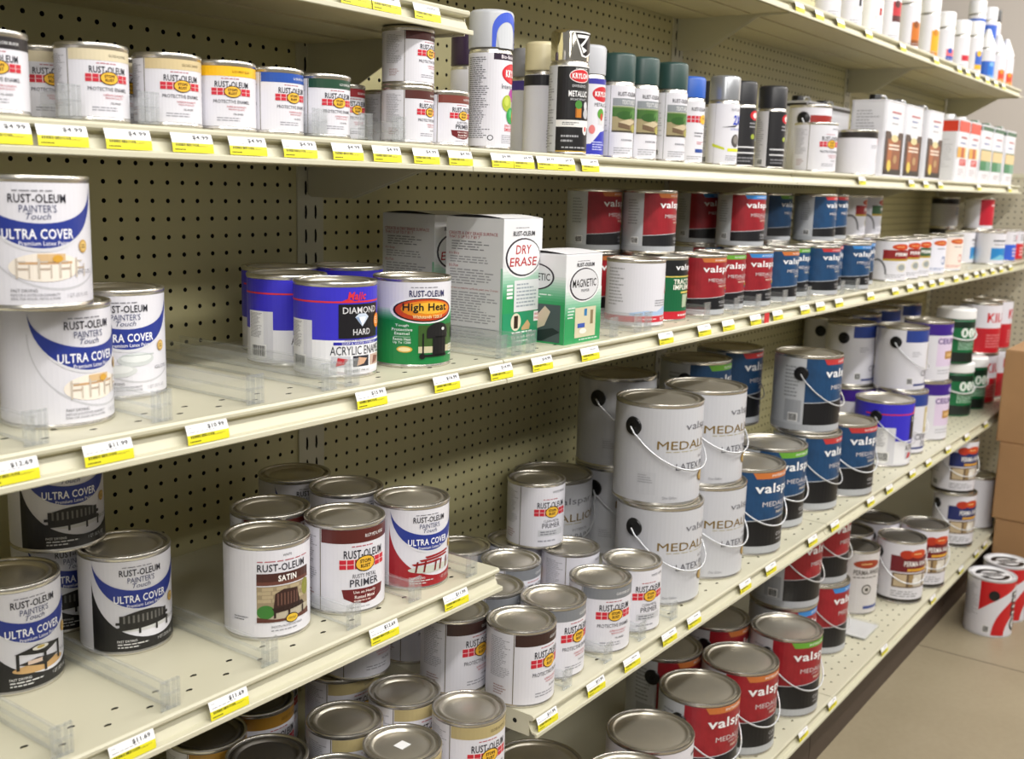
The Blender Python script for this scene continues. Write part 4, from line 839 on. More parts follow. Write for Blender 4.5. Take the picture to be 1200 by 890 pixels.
    ('q_vblue_b', 'paint_can', 'paint can', 'quart paint cans on the second shelf', 1.7534, -0.3000, -0.2416, 0.000, 'blue quart can with light blue tab, bottom row, farther one'),
    ('q_zin_red', 'paint_can', 'paint can', 'quart paint cans on the second shelf', 1.9772, -0.3250, -0.2416, -0.752, 'white quart can with grey arc and red panel, far bay'),
    ('q_zin_red', 'paint_can', 'paint can', 'quart paint cans on the second shelf', 2.1021, -0.3250, -0.2416, -0.643, 'white quart can with red-brown panel, second in the far bay'),
    ('q_zin_green', 'paint_can', 'paint can', 'quart paint cans on the second shelf', 2.2171, -0.3250, -0.2416, -0.652, 'white quart can with green-brown panel in the far bay'),
    ('q_zin2_blue', 'paint_can', 'paint can', 'quart paint cans on the second shelf', 2.3874, -0.3250, -0.2416, -0.664, 'white quart can with orange logo and blue mark, far bay'),
    ('q_zin2_pink', 'paint_can', 'paint can', 'quart paint cans on the second shelf', 2.5938, -0.3250, -0.2416, -0.678, 'pale pinkish quart can with orange logo, far bay'),
    ('q_pict', 'paint_can', 'paint can', 'quart paint cans on the second shelf', 3.0817, -0.2500, -0.2416, 0.000, 'white quart can with blue-green picture, half hidden in far bay'),
    ('q_pict', 'paint_can', 'paint can', 'quart paint cans on the second shelf', 3.1363, -0.3443, -0.2416, -0.712, 'white quart can with blue and green picture near the end'),
    ('q_or', 'paint_can', 'paint can', 'quart paint cans on the second shelf', 3.3100, -0.2450, -0.2416, 0.000, 'orange and white quart can near the end of the shelf'),
    ('q_blu', 'paint_can', 'paint can', 'quart paint cans on the second shelf', 3.4300, -0.3250, -0.2416, 0.000, 'blue and white quart can near the end of the shelf'),
    ('q_redw', 'paint_can', 'paint can', 'quart paint cans on the second shelf', 3.5650, -0.3250, -0.2416, 0.000, 'red and white quart can at the very end of the shelf'),
    ('q_vred_o', 'paint_can', 'paint can', 'quart paint cans on the second shelf', 0.6013, -0.1650, -0.1196, 0.000, 'red quart can in shade, stacked row, leftmost'),
    ('q_vred_o', 'paint_can', 'paint can', 'quart paint cans on the second shelf', 0.6699, -0.2497, -0.1196, 0.000, 'red quart can with orange tab, stacked row, second from left'),
    ('q_vred_b', 'paint_can', 'paint can', 'quart paint cans on the second shelf', 1.0888, -0.1500, -0.1196, -0.232, 'red quart can in deep shade, stacked row, third from left'),
    ('q_vred_b', 'paint_can', 'paint can', 'quart paint cans on the second shelf', 1.0673, -0.2650, -0.1196, -0.269, 'red quart can with blue tab brightly lit, stacked row'),
    ('q_vblue_g', 'paint_can', 'paint can', 'quart paint cans on the second shelf', 1.4115, -0.1900, -0.1196, 0.000, 'blue quart can with green tab in shade, stacked row'),
    ('q_vblue_r', 'paint_can', 'paint can', 'quart paint cans on the second shelf', 1.5238, -0.2650, -0.1196, 0.000, 'blue quart can with red tab, stacked row, nearer one'),
    ('q_vblue_r', 'paint_can', 'paint can', 'quart paint cans on the second shelf', 1.6663, -0.2450, -0.1196, 0.000, 'blue quart can with red tab, stacked row, farther one'),
    ('q_zin_red', 'paint_can', 'paint can', 'quart paint cans on the second shelf', 1.9898, -0.1900, -0.1196, 0.000, 'brownish red quart can in shade at the end of the stacked row'),
    ('q_zin_green', 'paint_can', 'paint can', 'quart paint cans on the second shelf', 2.1375, -0.1900, -0.1196, 0.000, 'brownish green quart can in shade at the end of the stacked row'),
    ('q_darkback', 'paint_can', 'paint can', 'quart paint cans on the second shelf', 3.4494, -0.0900, -0.1196, 0.000, 'dark can in deep shade on the back stack, far bay'),
    ('q_redw2', 'paint_can', 'paint can', 'quart paint cans on the second shelf', 3.3325, -0.2500, -0.1196, 0.000, 'red and white quart can on top near the far end'),
    ('q_vred_o', 'paint_can', 'paint can', 'quart paint cans on the second shelf', 0.6013, -0.1650, -0.2416, 0.000, 'red quart can under the stacked row, behind the magnetic primer box'),
    ('q_vred_o', 'paint_can', 'paint can', 'quart paint cans on the second shelf', 0.6884, -0.2305, -0.2416, 0.000, 'red quart can under the stacked row, behind the plain white can'),
    ('q_vred_b', 'paint_can', 'paint can', 'quart paint cans on the second shelf', 1.0888, -0.1500, -0.2416, 0.000, 'red quart can under the stacked row, behind the implement can'),
    ('q_vred_b', 'paint_can', 'paint can', 'quart paint cans on the second shelf', 1.1749, -0.2166, -0.2416, 0.000, 'red quart can under the stacked row, behind the leftmost red cans'),
    ('q_vblue_g', 'paint_can', 'paint can', 'quart paint cans on the second shelf', 1.4115, -0.1900, -0.2416, 0.000, 'blue quart can under the stacked row, behind the red cans'),
    ('q_vblue_r', 'paint_can', 'paint can', 'quart paint cans on the second shelf', 1.6612, -0.2418, -0.2416, 0.000, 'blue quart can under the stacked row, behind the blue cans'),
    ('q_zin_red', 'paint_can', 'paint can', 'quart paint cans on the second shelf', 1.9898, -0.1900, -0.2416, 0.000, 'red-brown quart can under the stacked row, behind the far blue cans'),
    ('q_zin_green', 'paint_can', 'paint can', 'quart paint cans on the second shelf', 2.1375, -0.1900, -0.2416, 0.000, 'green-brown quart can under the stacked row, behind the light blue tabbed cans'),
    ('q_darkback', 'paint_can', 'paint can', 'quart paint cans on the second shelf', 3.4494, -0.0900, -0.2416, 0.000, 'dark quart can under the stacked row, at the back of the far bay'),
    ('q_ultra_table', 'paint_can', 'paint can', 'quart paint cans on the lower left shelf', -0.6342, -0.1888, -0.5535, -0.018, 'black and white quart can with table picture at lower left edge'),
    ('q_ultra_bench', 'paint_can', 'paint can', 'quart paint cans on the lower left shelf', -0.4934, -0.1975, -0.5535, -0.245, 'black and white quart can with bench picture, single front one'),
    ('q_ultra_bench', 'paint_can', 'paint can', 'quart paint cans on the lower left shelf', -0.5108, -0.0825, -0.5535, -0.125, 'black and white quart can under another one, back left'),
    ('q_ultra_bench', 'paint_can', 'paint can', 'quart paint cans on the lower left shelf', -0.5365, -0.1290, -0.4315, -0.233, 'black and white quart can stacked on top under the shelf, back left'),
    ('q_satin', 'paint_can', 'paint can', 'quart paint cans on the lower left shelf', -0.3565, -0.2958, -0.5535, -0.340, 'white satin quart can with brown band and bench picture'),
    ('q_rusty', 'paint_can', 'paint can', 'quart paint cans on the lower left shelf', -0.2368, -0.3138, -0.5535, -0.268, 'white and brown rusty metal primer quart can'),
    ('q_ultra_picnic', 'paint_can', 'paint can', 'quart paint cans on the lower left shelf', -0.1142, -0.3241, -0.5535, -0.331, 'white, blue and red quart can with picnic table picture'),
    ('q_rusty', 'paint_can', 'paint can', 'quart paint cans on the lower left shelf', -0.2761, -0.2122, -0.5535, -0.311, 'brown-banded quart can behind the satin and primer cans'),
    ('q_ultra_bench', 'paint_can', 'paint can', 'quart paint cans on the lower left shelf', -0.1362, -0.2173, -0.5535, -0.269, 'quart can with black base behind the red-based can'),
    ('q_ultra_bench', 'paint_can', 'paint can', 'quart paint cans on the lower left shelf', -0.1360, -0.1083, -0.5535, -0.221, 'quart can with black base in the rearmost row by the upright'),
    ('q_almond', 'paint_can', 'paint can', 'quart paint cans on the low shelf at bottom left', -0.0975, -0.3002, -0.8620, 0.000, 'almond-banded quart can, bottom left group, back right'),
    ('q_almond', 'paint_can', 'paint can', 'quart paint cans on the low shelf at bottom left', -0.0782, -0.4074, -0.8620, -0.270, 'almond-banded quart can, rightmost of the bottom left group'),
    ('q_almond', 'paint_can', 'paint can', 'quart paint cans on the low shelf at bottom left', -0.2152, -0.2926, -0.8620, 0.000, 'almond-banded quart can, middle of the bottom left group'),
    ('q_almond', 'paint_can', 'paint can', 'quart paint cans on the low shelf at bottom left', -0.2163, -0.4016, -0.8620, 0.000, 'almond-banded quart can with white sticker on its lid'),
    ('q_blackrim', 'paint_can', 'paint can', 'quart paint cans on the low shelf at bottom left', -0.3487, -0.2825, -0.8620, 0.000, 'dark-lidded quart can at the bottom edge beside the yellow-banded can'),
    ('q_yellow', 'paint_can', 'paint can', 'quart paint cans on the low shelf at bottom left', -0.3603, -0.1742, -0.8620, 0.000, 'yellow-banded quart can with dark lid at the bottom left'),
    ('q_blackrim', 'paint_can', 'paint can', 'quart paint cans on the low shelf at bottom left', -0.3279, -0.3895, -0.8620, 0.000, 'quart can at the bottom edge, only its lid rim showing'),
    ('q_almond', 'paint_can', 'paint can', 'quart paint cans on the low shelf at bottom left', -0.1008, -0.1684, -0.8620, 0.000, 'almond-banded quart can under the stacked white one, bottom left'),
    ('q_almond', 'paint_can', 'paint can', 'quart paint cans on the low shelf at bottom left', -0.0862, -0.1893, -0.7400, 0.000, 'white quart can stacked on the almond-banded one under the shelf'),
    ('q_yellow', 'paint_can', 'paint can', 'quart paint cans on the low shelf at bottom left', -0.2536, -0.1521, -0.8620, 0.000, 'quart can with brown oval label in shade behind the yellow-banded can'),
    ('q_brown', 'paint_can', 'paint can', 'quart paint cans on the low shelf at bottom left', -0.1754, -0.0761, -0.8620, 0.000, 'shaded quart can in the back row under the lower left shelf'),
    ('q_brown', 'paint_can', 'paint can', 'quart paint cans on the gallon shelf', 0.0520, -0.4050, -0.7690, 0.000, 'brown-banded quart can standing at the very end of the gallon shelf'),
    ('q_greyband', 'paint_can', 'paint can', 'quart paint cans on the gallon shelf', 0.1601, -0.3911, -0.7690, -0.066, 'grey-banded quart can behind the front brown-banded one'),
    ('q_greyband', 'paint_can', 'paint can', 'quart paint cans on the gallon shelf', 0.2918, -0.3999, -0.7690, -0.479, 'grey-banded quart can, front right one of the group'),
    ('q_clean', 'paint_can', 'paint can', 'quart paint cans on the gallon shelf', 0.4014, -0.3990, -0.7690, -0.346, 'white clean metal primer quart can in front of the silver gallons'),
    ('q_brown', 'paint_can', 'paint can', 'quart paint cans on the gallon shelf', 0.0179, -0.3015, -0.7690, 0.000, 'brown-banded quart can left behind the front one'),
    ('q_greyband', 'paint_can', 'paint can', 'quart paint cans on the gallon shelf', 0.1362, -0.2848, -0.7690, 0.000, 'grey-banded quart can half hidden by the shelf corner'),
    ('q_greyband', 'paint_can', 'paint can', 'quart paint cans on the gallon shelf', 0.2597, -0.2336, -0.7690, 0.000, 'grey-banded quart can farther back below the stacked primer can'),
    ('q_clean', 'paint_can', 'paint can', 'quart paint cans on the gallon shelf', 0.3878, -0.2767, -0.7690, 0.000, 'white primer quart can behind the front grey-banded one'),
    ('q_clean', 'paint_can', 'paint can', 'quart paint cans on the gallon shelf', 0.3547, -0.1728, -0.7690, 0.000, 'primer quart can supporting the stacked one'),
    ('q_clean', 'paint_can', 'paint can', 'quart paint cans on the gallon shelf', 0.3675, -0.2092, -0.6470, -0.366, 'white primer quart can stacked on top at the back'),
    ('q_greyband', 'paint_can', 'paint can', 'quart paint cans on the gallon shelf', 0.2589, -0.1208, -0.7690, 0.000, 'quart can at the back under the shelf divider, lid only'),
    ('q_brown', 'paint_can', 'paint can', 'quart paint cans on the gallon shelf', 0.0580, -0.1750, -0.7690, 0.000, 'quart can in shade below the corner of the lower left shelf'),
    ('g_medal', 'gallon_paint_can', 'paint can', 'gallon paint cans on the gallon shelf', 0.5712, -0.3602, -0.7690, -0.147, 'silver-white gallon can with bail at the bottom of the front stack'),
    ('g_medal', 'gallon_paint_can', 'paint can', 'gallon paint cans on the gallon shelf', 0.5708, -0.3486, -0.5760, -0.141, 'silver-white gallon can with bail on top of the front stack'),
    ('g_medal', 'gallon_paint_can', 'paint can', 'gallon paint cans on the gallon shelf', 0.7560, -0.3662, -0.7690, -0.153, 'silver-white gallon can at the bottom of the second stack'),
    ('g_medal', 'gallon_paint_can', 'paint can', 'gallon paint cans on the gallon shelf', 0.7545, -0.3539, -0.5760, -0.148, 'silver-white gallon can on top of the second stack'),
    ('g_medal', 'gallon_paint_can', 'paint can', 'gallon paint cans on the gallon shelf', 0.7500, -0.1500, -0.5760, 0.000, 'shaded silver gallon can on top of the back stack'),
    ('g_medal', 'gallon_paint_can', 'paint can', 'gallon paint cans on the gallon shelf', 0.7500, -0.1500, -0.7690, 0.000, 'shaded silver gallon can at the bottom of the back stack'),
    ('g_medal', 'gallon_paint_can', 'paint can', 'gallon paint cans on the gallon shelf', 0.5780, -0.1050, -0.7690, -0.630, 'dark silver gallon can behind the stacked primer quart'),
    ('g_vblue_o', 'gallon_paint_can', 'paint can', 'gallon paint cans on the gallon shelf', 0.9468, -0.3722, -0.7690, -0.241, 'blue gallon can with orange tab in front, beside the silver stacks'),
    ('g_vblue_g', 'gallon_paint_can', 'paint can', 'gallon paint cans on the gallon shelf', 1.1577, -0.3408, -0.7690, -0.228, 'blue gallon can with green tab behind the orange-tabbed one'),
    ('g_vblue_r', 'gallon_paint_can', 'paint can', 'gallon paint cans on the gallon shelf', 1.3532, -0.3540, -0.7690, 0.000, 'blue gallon can with red tab at the bottom of a stack'),
    ('g_vblue_r', 'gallon_paint_can', 'paint can', 'gallon paint cans on the gallon shelf', 1.3633, -0.3388, -0.5760, 0.000, 'blue gallon can with red tab on top of a stack'),
    ('g_vblue_r', 'gallon_paint_can', 'paint can', 'gallon paint cans on the gallon shelf', 1.5429, -0.3815, -0.7690, -0.357, 'single blue gallon can with red tab between the stack and the bright blue gallon'),
    ('g_vblue_g', 'gallon_paint_can', 'paint can', 'gallon paint cans on the gallon shelf', 1.0713, -0.1739, -0.5760, 0.000, 'shaded blue gallon can with green tab at back, top of stack'),
    ('g_vblue_g', 'gallon_paint_can', 'paint can', 'gallon paint cans on the gallon shelf', 1.0600, -0.1000, -0.7690, 0.000, 'shaded blue gallon can at the bottom of the rear stack'),
    ('g_vblue_r', 'gallon_paint_can', 'paint can', 'gallon paint cans on the gallon shelf', 1.3044, -0.1533, -0.5760, 0.000, 'shaded blue gallon can with red tab farther back, top of stack'),
    ('g_vblue_r', 'gallon_paint_can', 'paint can', 'gallon paint cans on the gallon shelf', 1.2500, -0.1000, -0.7690, 0.000, 'shaded blue gallon can with red tab, bottom of rear stack'),
    ('g_majic', 'gallon_paint_can', 'paint can', 'gallon paint cans on the gallon shelf', 1.9303, -0.3673, -0.7690, 0.000, 'bright blue and white gallon can with red line'),
    ('g_ceil', 'gallon_paint_can', 'paint can', 'gallon paint cans on the gallon shelf', 2.1170, -0.3631, -0.7690, -0.282, 'blue-banded ceiling paint gallon at the bottom of its stack'),
    ('g_ceil', 'gallon_paint_can', 'paint can', 'gallon paint cans on the gallon shelf', 2.1164, -0.3481, -0.5760, 0.000, 'blue-banded white gallon with black ear on top of its stack'),
    ('g_ceil|n', 'gallon_paint_can', 'paint can', 'gallon paint cans on the gallon shelf', 2.0887, -0.1996, -0.5760, 0.000, 'shaded blue-banded white gallon stacked farther left'),
    ('g_ceilp', 'gallon_paint_can', 'paint can', 'gallon paint cans on the gallon shelf', 2.0748, -0.2182, -0.7690, 0.000, 'shaded purple-banded gallon under the blue-banded one'),
    ('g_ceilp', 'gallon_paint_can', 'paint can', 'gallon paint cans on the gallon shelf', 2.3591, -0.3674, -0.7690, -0.469, 'purple-banded white gallon at the bottom of its stack'),
    ('g_ceilp', 'gallon_paint_can', 'paint can', 'gallon paint cans on the gallon shelf', 2.3456, -0.3609, -0.5760, -0.466, 'purple-banded white gallon on top of its stack'),
    ('j_green', 'plastic_paint_jug', 'paint can', 'green plastic jugs on the gallon shelf', 2.8316, -0.3375, -0.7690, -0.695, 'green plastic jug with white lid at the bottom of its stack'),
    ('j_green', 'plastic_paint_jug', 'paint can', 'green plastic jugs on the gallon shelf', 2.8142, -0.3290, -0.5760, -0.692, 'green plastic jug with white lid on top of its stack'),
    ('j_green', 'plastic_paint_jug', 'paint can', 'green plastic jugs on the gallon shelf', 3.0111, -0.3441, -0.7690, -0.642, 'second green plastic jug on the shelf behind the stack'),
    ('k_kilz', 'gallon_paint_can', 'paint can', 'gallon paint cans on the gallon shelf', 3.1530, -0.3392, -0.7690, -0.507, 'red and white gallon bucket at the bottom near the end'),
    ('k_kilz', 'gallon_paint_can', 'paint can', 'gallon paint cans on the gallon shelf', 3.1300, -0.3400, -0.5760, -0.579, 'red and white gallon bucket on top near the end'),
    ('k_kilz', 'gallon_paint_can', 'paint can', 'gallon paint cans on the gallon shelf', 3.3200, -0.3400, -0.7690, 0.000, 'red and white gallon bucket, bottom, last on the shelf'),
    ('k_kilz', 'gallon_paint_can', 'paint can', 'gallon paint cans on the gallon shelf', 3.3200, -0.3400, -0.5760, 0.000, 'red and white gallon bucket, top, last on the shelf'),
    ('g_ceil|n', 'gallon_paint_can', 'paint can', 'gallon paint cans on the gallon shelf', 2.1328, -0.0790, -0.7690, 0.000, 'shaded gallon can in the back row under stacked lids, first'),
    ('g_ceil|n', 'gallon_paint_can', 'paint can', 'gallon paint cans on the gallon shelf', 2.1905, -0.0880, -0.5760, 0.000, 'shaded gallon can on top of the back row, first lid'),
    ('g_ceil', 'gallon_paint_can', 'paint can', 'gallon paint cans on the gallon shelf', 2.3500, -0.1300, -0.7690, 0.000, 'shaded gallon can in the back row under stacked lids, second'),
    ('g_ceil', 'gallon_paint_can', 'paint can', 'gallon paint cans on the gallon shelf', 2.3500, -0.1300, -0.5760, 0.000, 'shaded gallon can on top of the back row, second lid'),
    ('g_ceil', 'gallon_paint_can', 'paint can', 'gallon paint cans on the gallon shelf', 2.6000, -0.1200, -0.7690, 0.000, 'shaded gallon can in the back row under stacked lids, third'),
    ('g_ceil', 'gallon_paint_can', 'paint can', 'gallon paint cans on the gallon shelf', 2.6000, -0.1200, -0.5760, 0.000, 'shaded gallon can on top of the back row, third lid'),
    ('g_ceil', 'gallon_paint_can', 'paint can', 'gallon paint cans on the gallon shelf', 2.8500, -0.1200, -0.7690, 0.000, 'shaded gallon can in the back row under stacked lids, fourth'),
    ('g_ceil', 'gallon_paint_can', 'paint can', 'gallon paint cans on the gallon shelf', 2.8500, -0.1200, -0.5760, 0.000, 'shaded gallon can on top of the back row, fourth lid'),
    ('g_zinc|n', 'gallon_paint_can', 'paint can', 'gallon paint cans on the base shelf', 0.4718, -0.4172, -1.1950, 0.000, 'white-labelled gallon with round mark pressed in its grey lid'),
    ('g_vred_o', 'gallon_paint_can', 'paint can', 'gallon paint cans on the base shelf', 0.6976, -0.4084, -1.1950, -0.211, 'red gallon can with orange tab, front row on the base shelf'),
    ('g_vred_o', 'gallon_paint_can', 'paint can', 'gallon paint cans on the base shelf', 0.8836, -0.4153, -1.1950, -0.248, 'red gallon can with orange tab, middle of three in front'),
    ('g_vred_g', 'gallon_paint_can', 'paint can', 'gallon paint cans on the base shelf', 1.1153, -0.4276, -1.1950, -0.288, 'red gallon can with green tab on the base shelf'),
    ('g_vred_o|n', 'gallon_paint_can', 'paint can', 'gallon paint cans on the base shelf', 0.2404, -0.3162, -1.1950, 0.000, 'dark gallon can below the end of the gallon shelf'),
    ('g_vred_o', 'gallon_paint_can', 'paint can', 'gallon paint cans on the base shelf', 0.3077, -0.4701, -1.1950, 0.000, 'gallon can at the bottom edge, only lid rim showing'),
    ('g_vred_o|n', 'gallon_paint_can', 'paint can', 'gallon paint cans on the base shelf', 0.8357, -0.2542, -1.1950, 0.000, 'shaded red gallon can in the back row, nearer one'),
    ('g_vred_o|n', 'gallon_paint_can', 'paint can', 'gallon paint cans on the base shelf', 1.0632, -0.2679, -1.1950, 0.000, 'shaded red gallon can in the back row, farther one'),
    ('g_vred_b', 'gallon_paint_can', 'paint can', 'gallon paint cans on the base shelf', 1.2843, -0.3502, -1.1950, 0.000, 'red gallon can with blue tab under the grey-backed one'),
    ('g_vred_g', 'gallon_paint_can', 'paint can', 'gallon paint cans on the base shelf', 1.2815, -0.3539, -1.0020, 0.000, 'red gallon can turned to its grey back on top of a stack'),
    ('g_vred_b', 'gallon_paint_can', 'paint can', 'gallon paint cans on the base shelf', 1.4987, -0.3606, -1.1950, 0.000, 'red gallon can with blue tab at the bottom of the right stack'),
    ('g_vred_b', 'gallon_paint_can', 'paint can', 'gallon paint cans on the base shelf', 1.4950, -0.3508, -1.0020, 0.000, 'red gallon can on top of the right stack under the shelf lip'),
    ('g_permag', 'gallon_paint_can', 'paint can', 'gallon paint cans on the base shelf', 1.8253, -0.3507, -1.1950, -0.746, 'greyish white gallon can with round emblem on the base shelf'),
    ('g_perma', 'gallon_paint_can', 'paint can', 'gallon paint cans on the base shelf', 2.0035, -0.4341, -1.1950, -0.786, 'white gallon can with maroon panel and black ear, front one'),
    ('g_perma', 'gallon_paint_can', 'paint can', 'gallon paint cans on the base shelf', 2.1810, -0.4525, -1.1950, -0.745, 'white gallon can with maroon panel just behind the front one'),
    ('g_permab', 'gallon_paint_can', 'paint can', 'gallon paint cans on the base shelf', 2.6603, -0.4233, -1.1950, -0.706, 'white gallon can with blue panel at the bottom of its stack'),
    ('g_permab', 'gallon_paint_can', 'paint can', 'gallon paint cans on the base shelf', 2.6415, -0.4149, -1.0020, -0.703, 'white gallon can with blue panel on top of its stack'),
    ('g_permab', 'gallon_paint_can', 'paint can', 'gallon paint cans on the base shelf', 2.3600, -0.1300, -1.1950, 0.000, 'shaded gallon can with dark panel at the bottom behind the maroon cans'),
    ('g_permab', 'gallon_paint_can', 'paint can', 'gallon paint cans on the base shelf', 2.3600, -0.1300, -1.0020, 0.000, 'shaded gallon can with dark panel on top behind the maroon cans'),
    ('g_perma|n', 'gallon_paint_can', 'paint can', 'gallon paint cans on the base shelf', 1.9660, -0.2860, -1.1950, 0.000, 'gallon can with dark lid in the back row, nearer one'),
    ('g_perma|n', 'gallon_paint_can', 'paint can', 'gallon paint cans on the base shelf', 2.1488, -0.3132, -1.1950, 0.000, 'gallon can with dark lid in the back row, farther one'),
    ('g_bluew', 'gallon_paint_can', 'paint can', 'gallon paint cans on the base shelf', 2.9400, -0.4320, -1.1950, 0.000, 'blue and white gallon can near the cardboard boxes'),
    ('g_floor', 'gallon_paint_can', 'paint can', 'gallon paint cans on the concrete floor', 2.4500, -0.6120, -1.4000, -0.862, 'white and red gallon can standing in front on the concrete floor'),
    ('g_floor', 'gallon_paint_can', 'paint can', 'gallon paint cans on the concrete floor', 2.6200, -0.6220, -1.4000, -0.753, 'white and red gallon can standing behind on the concrete floor'),
]
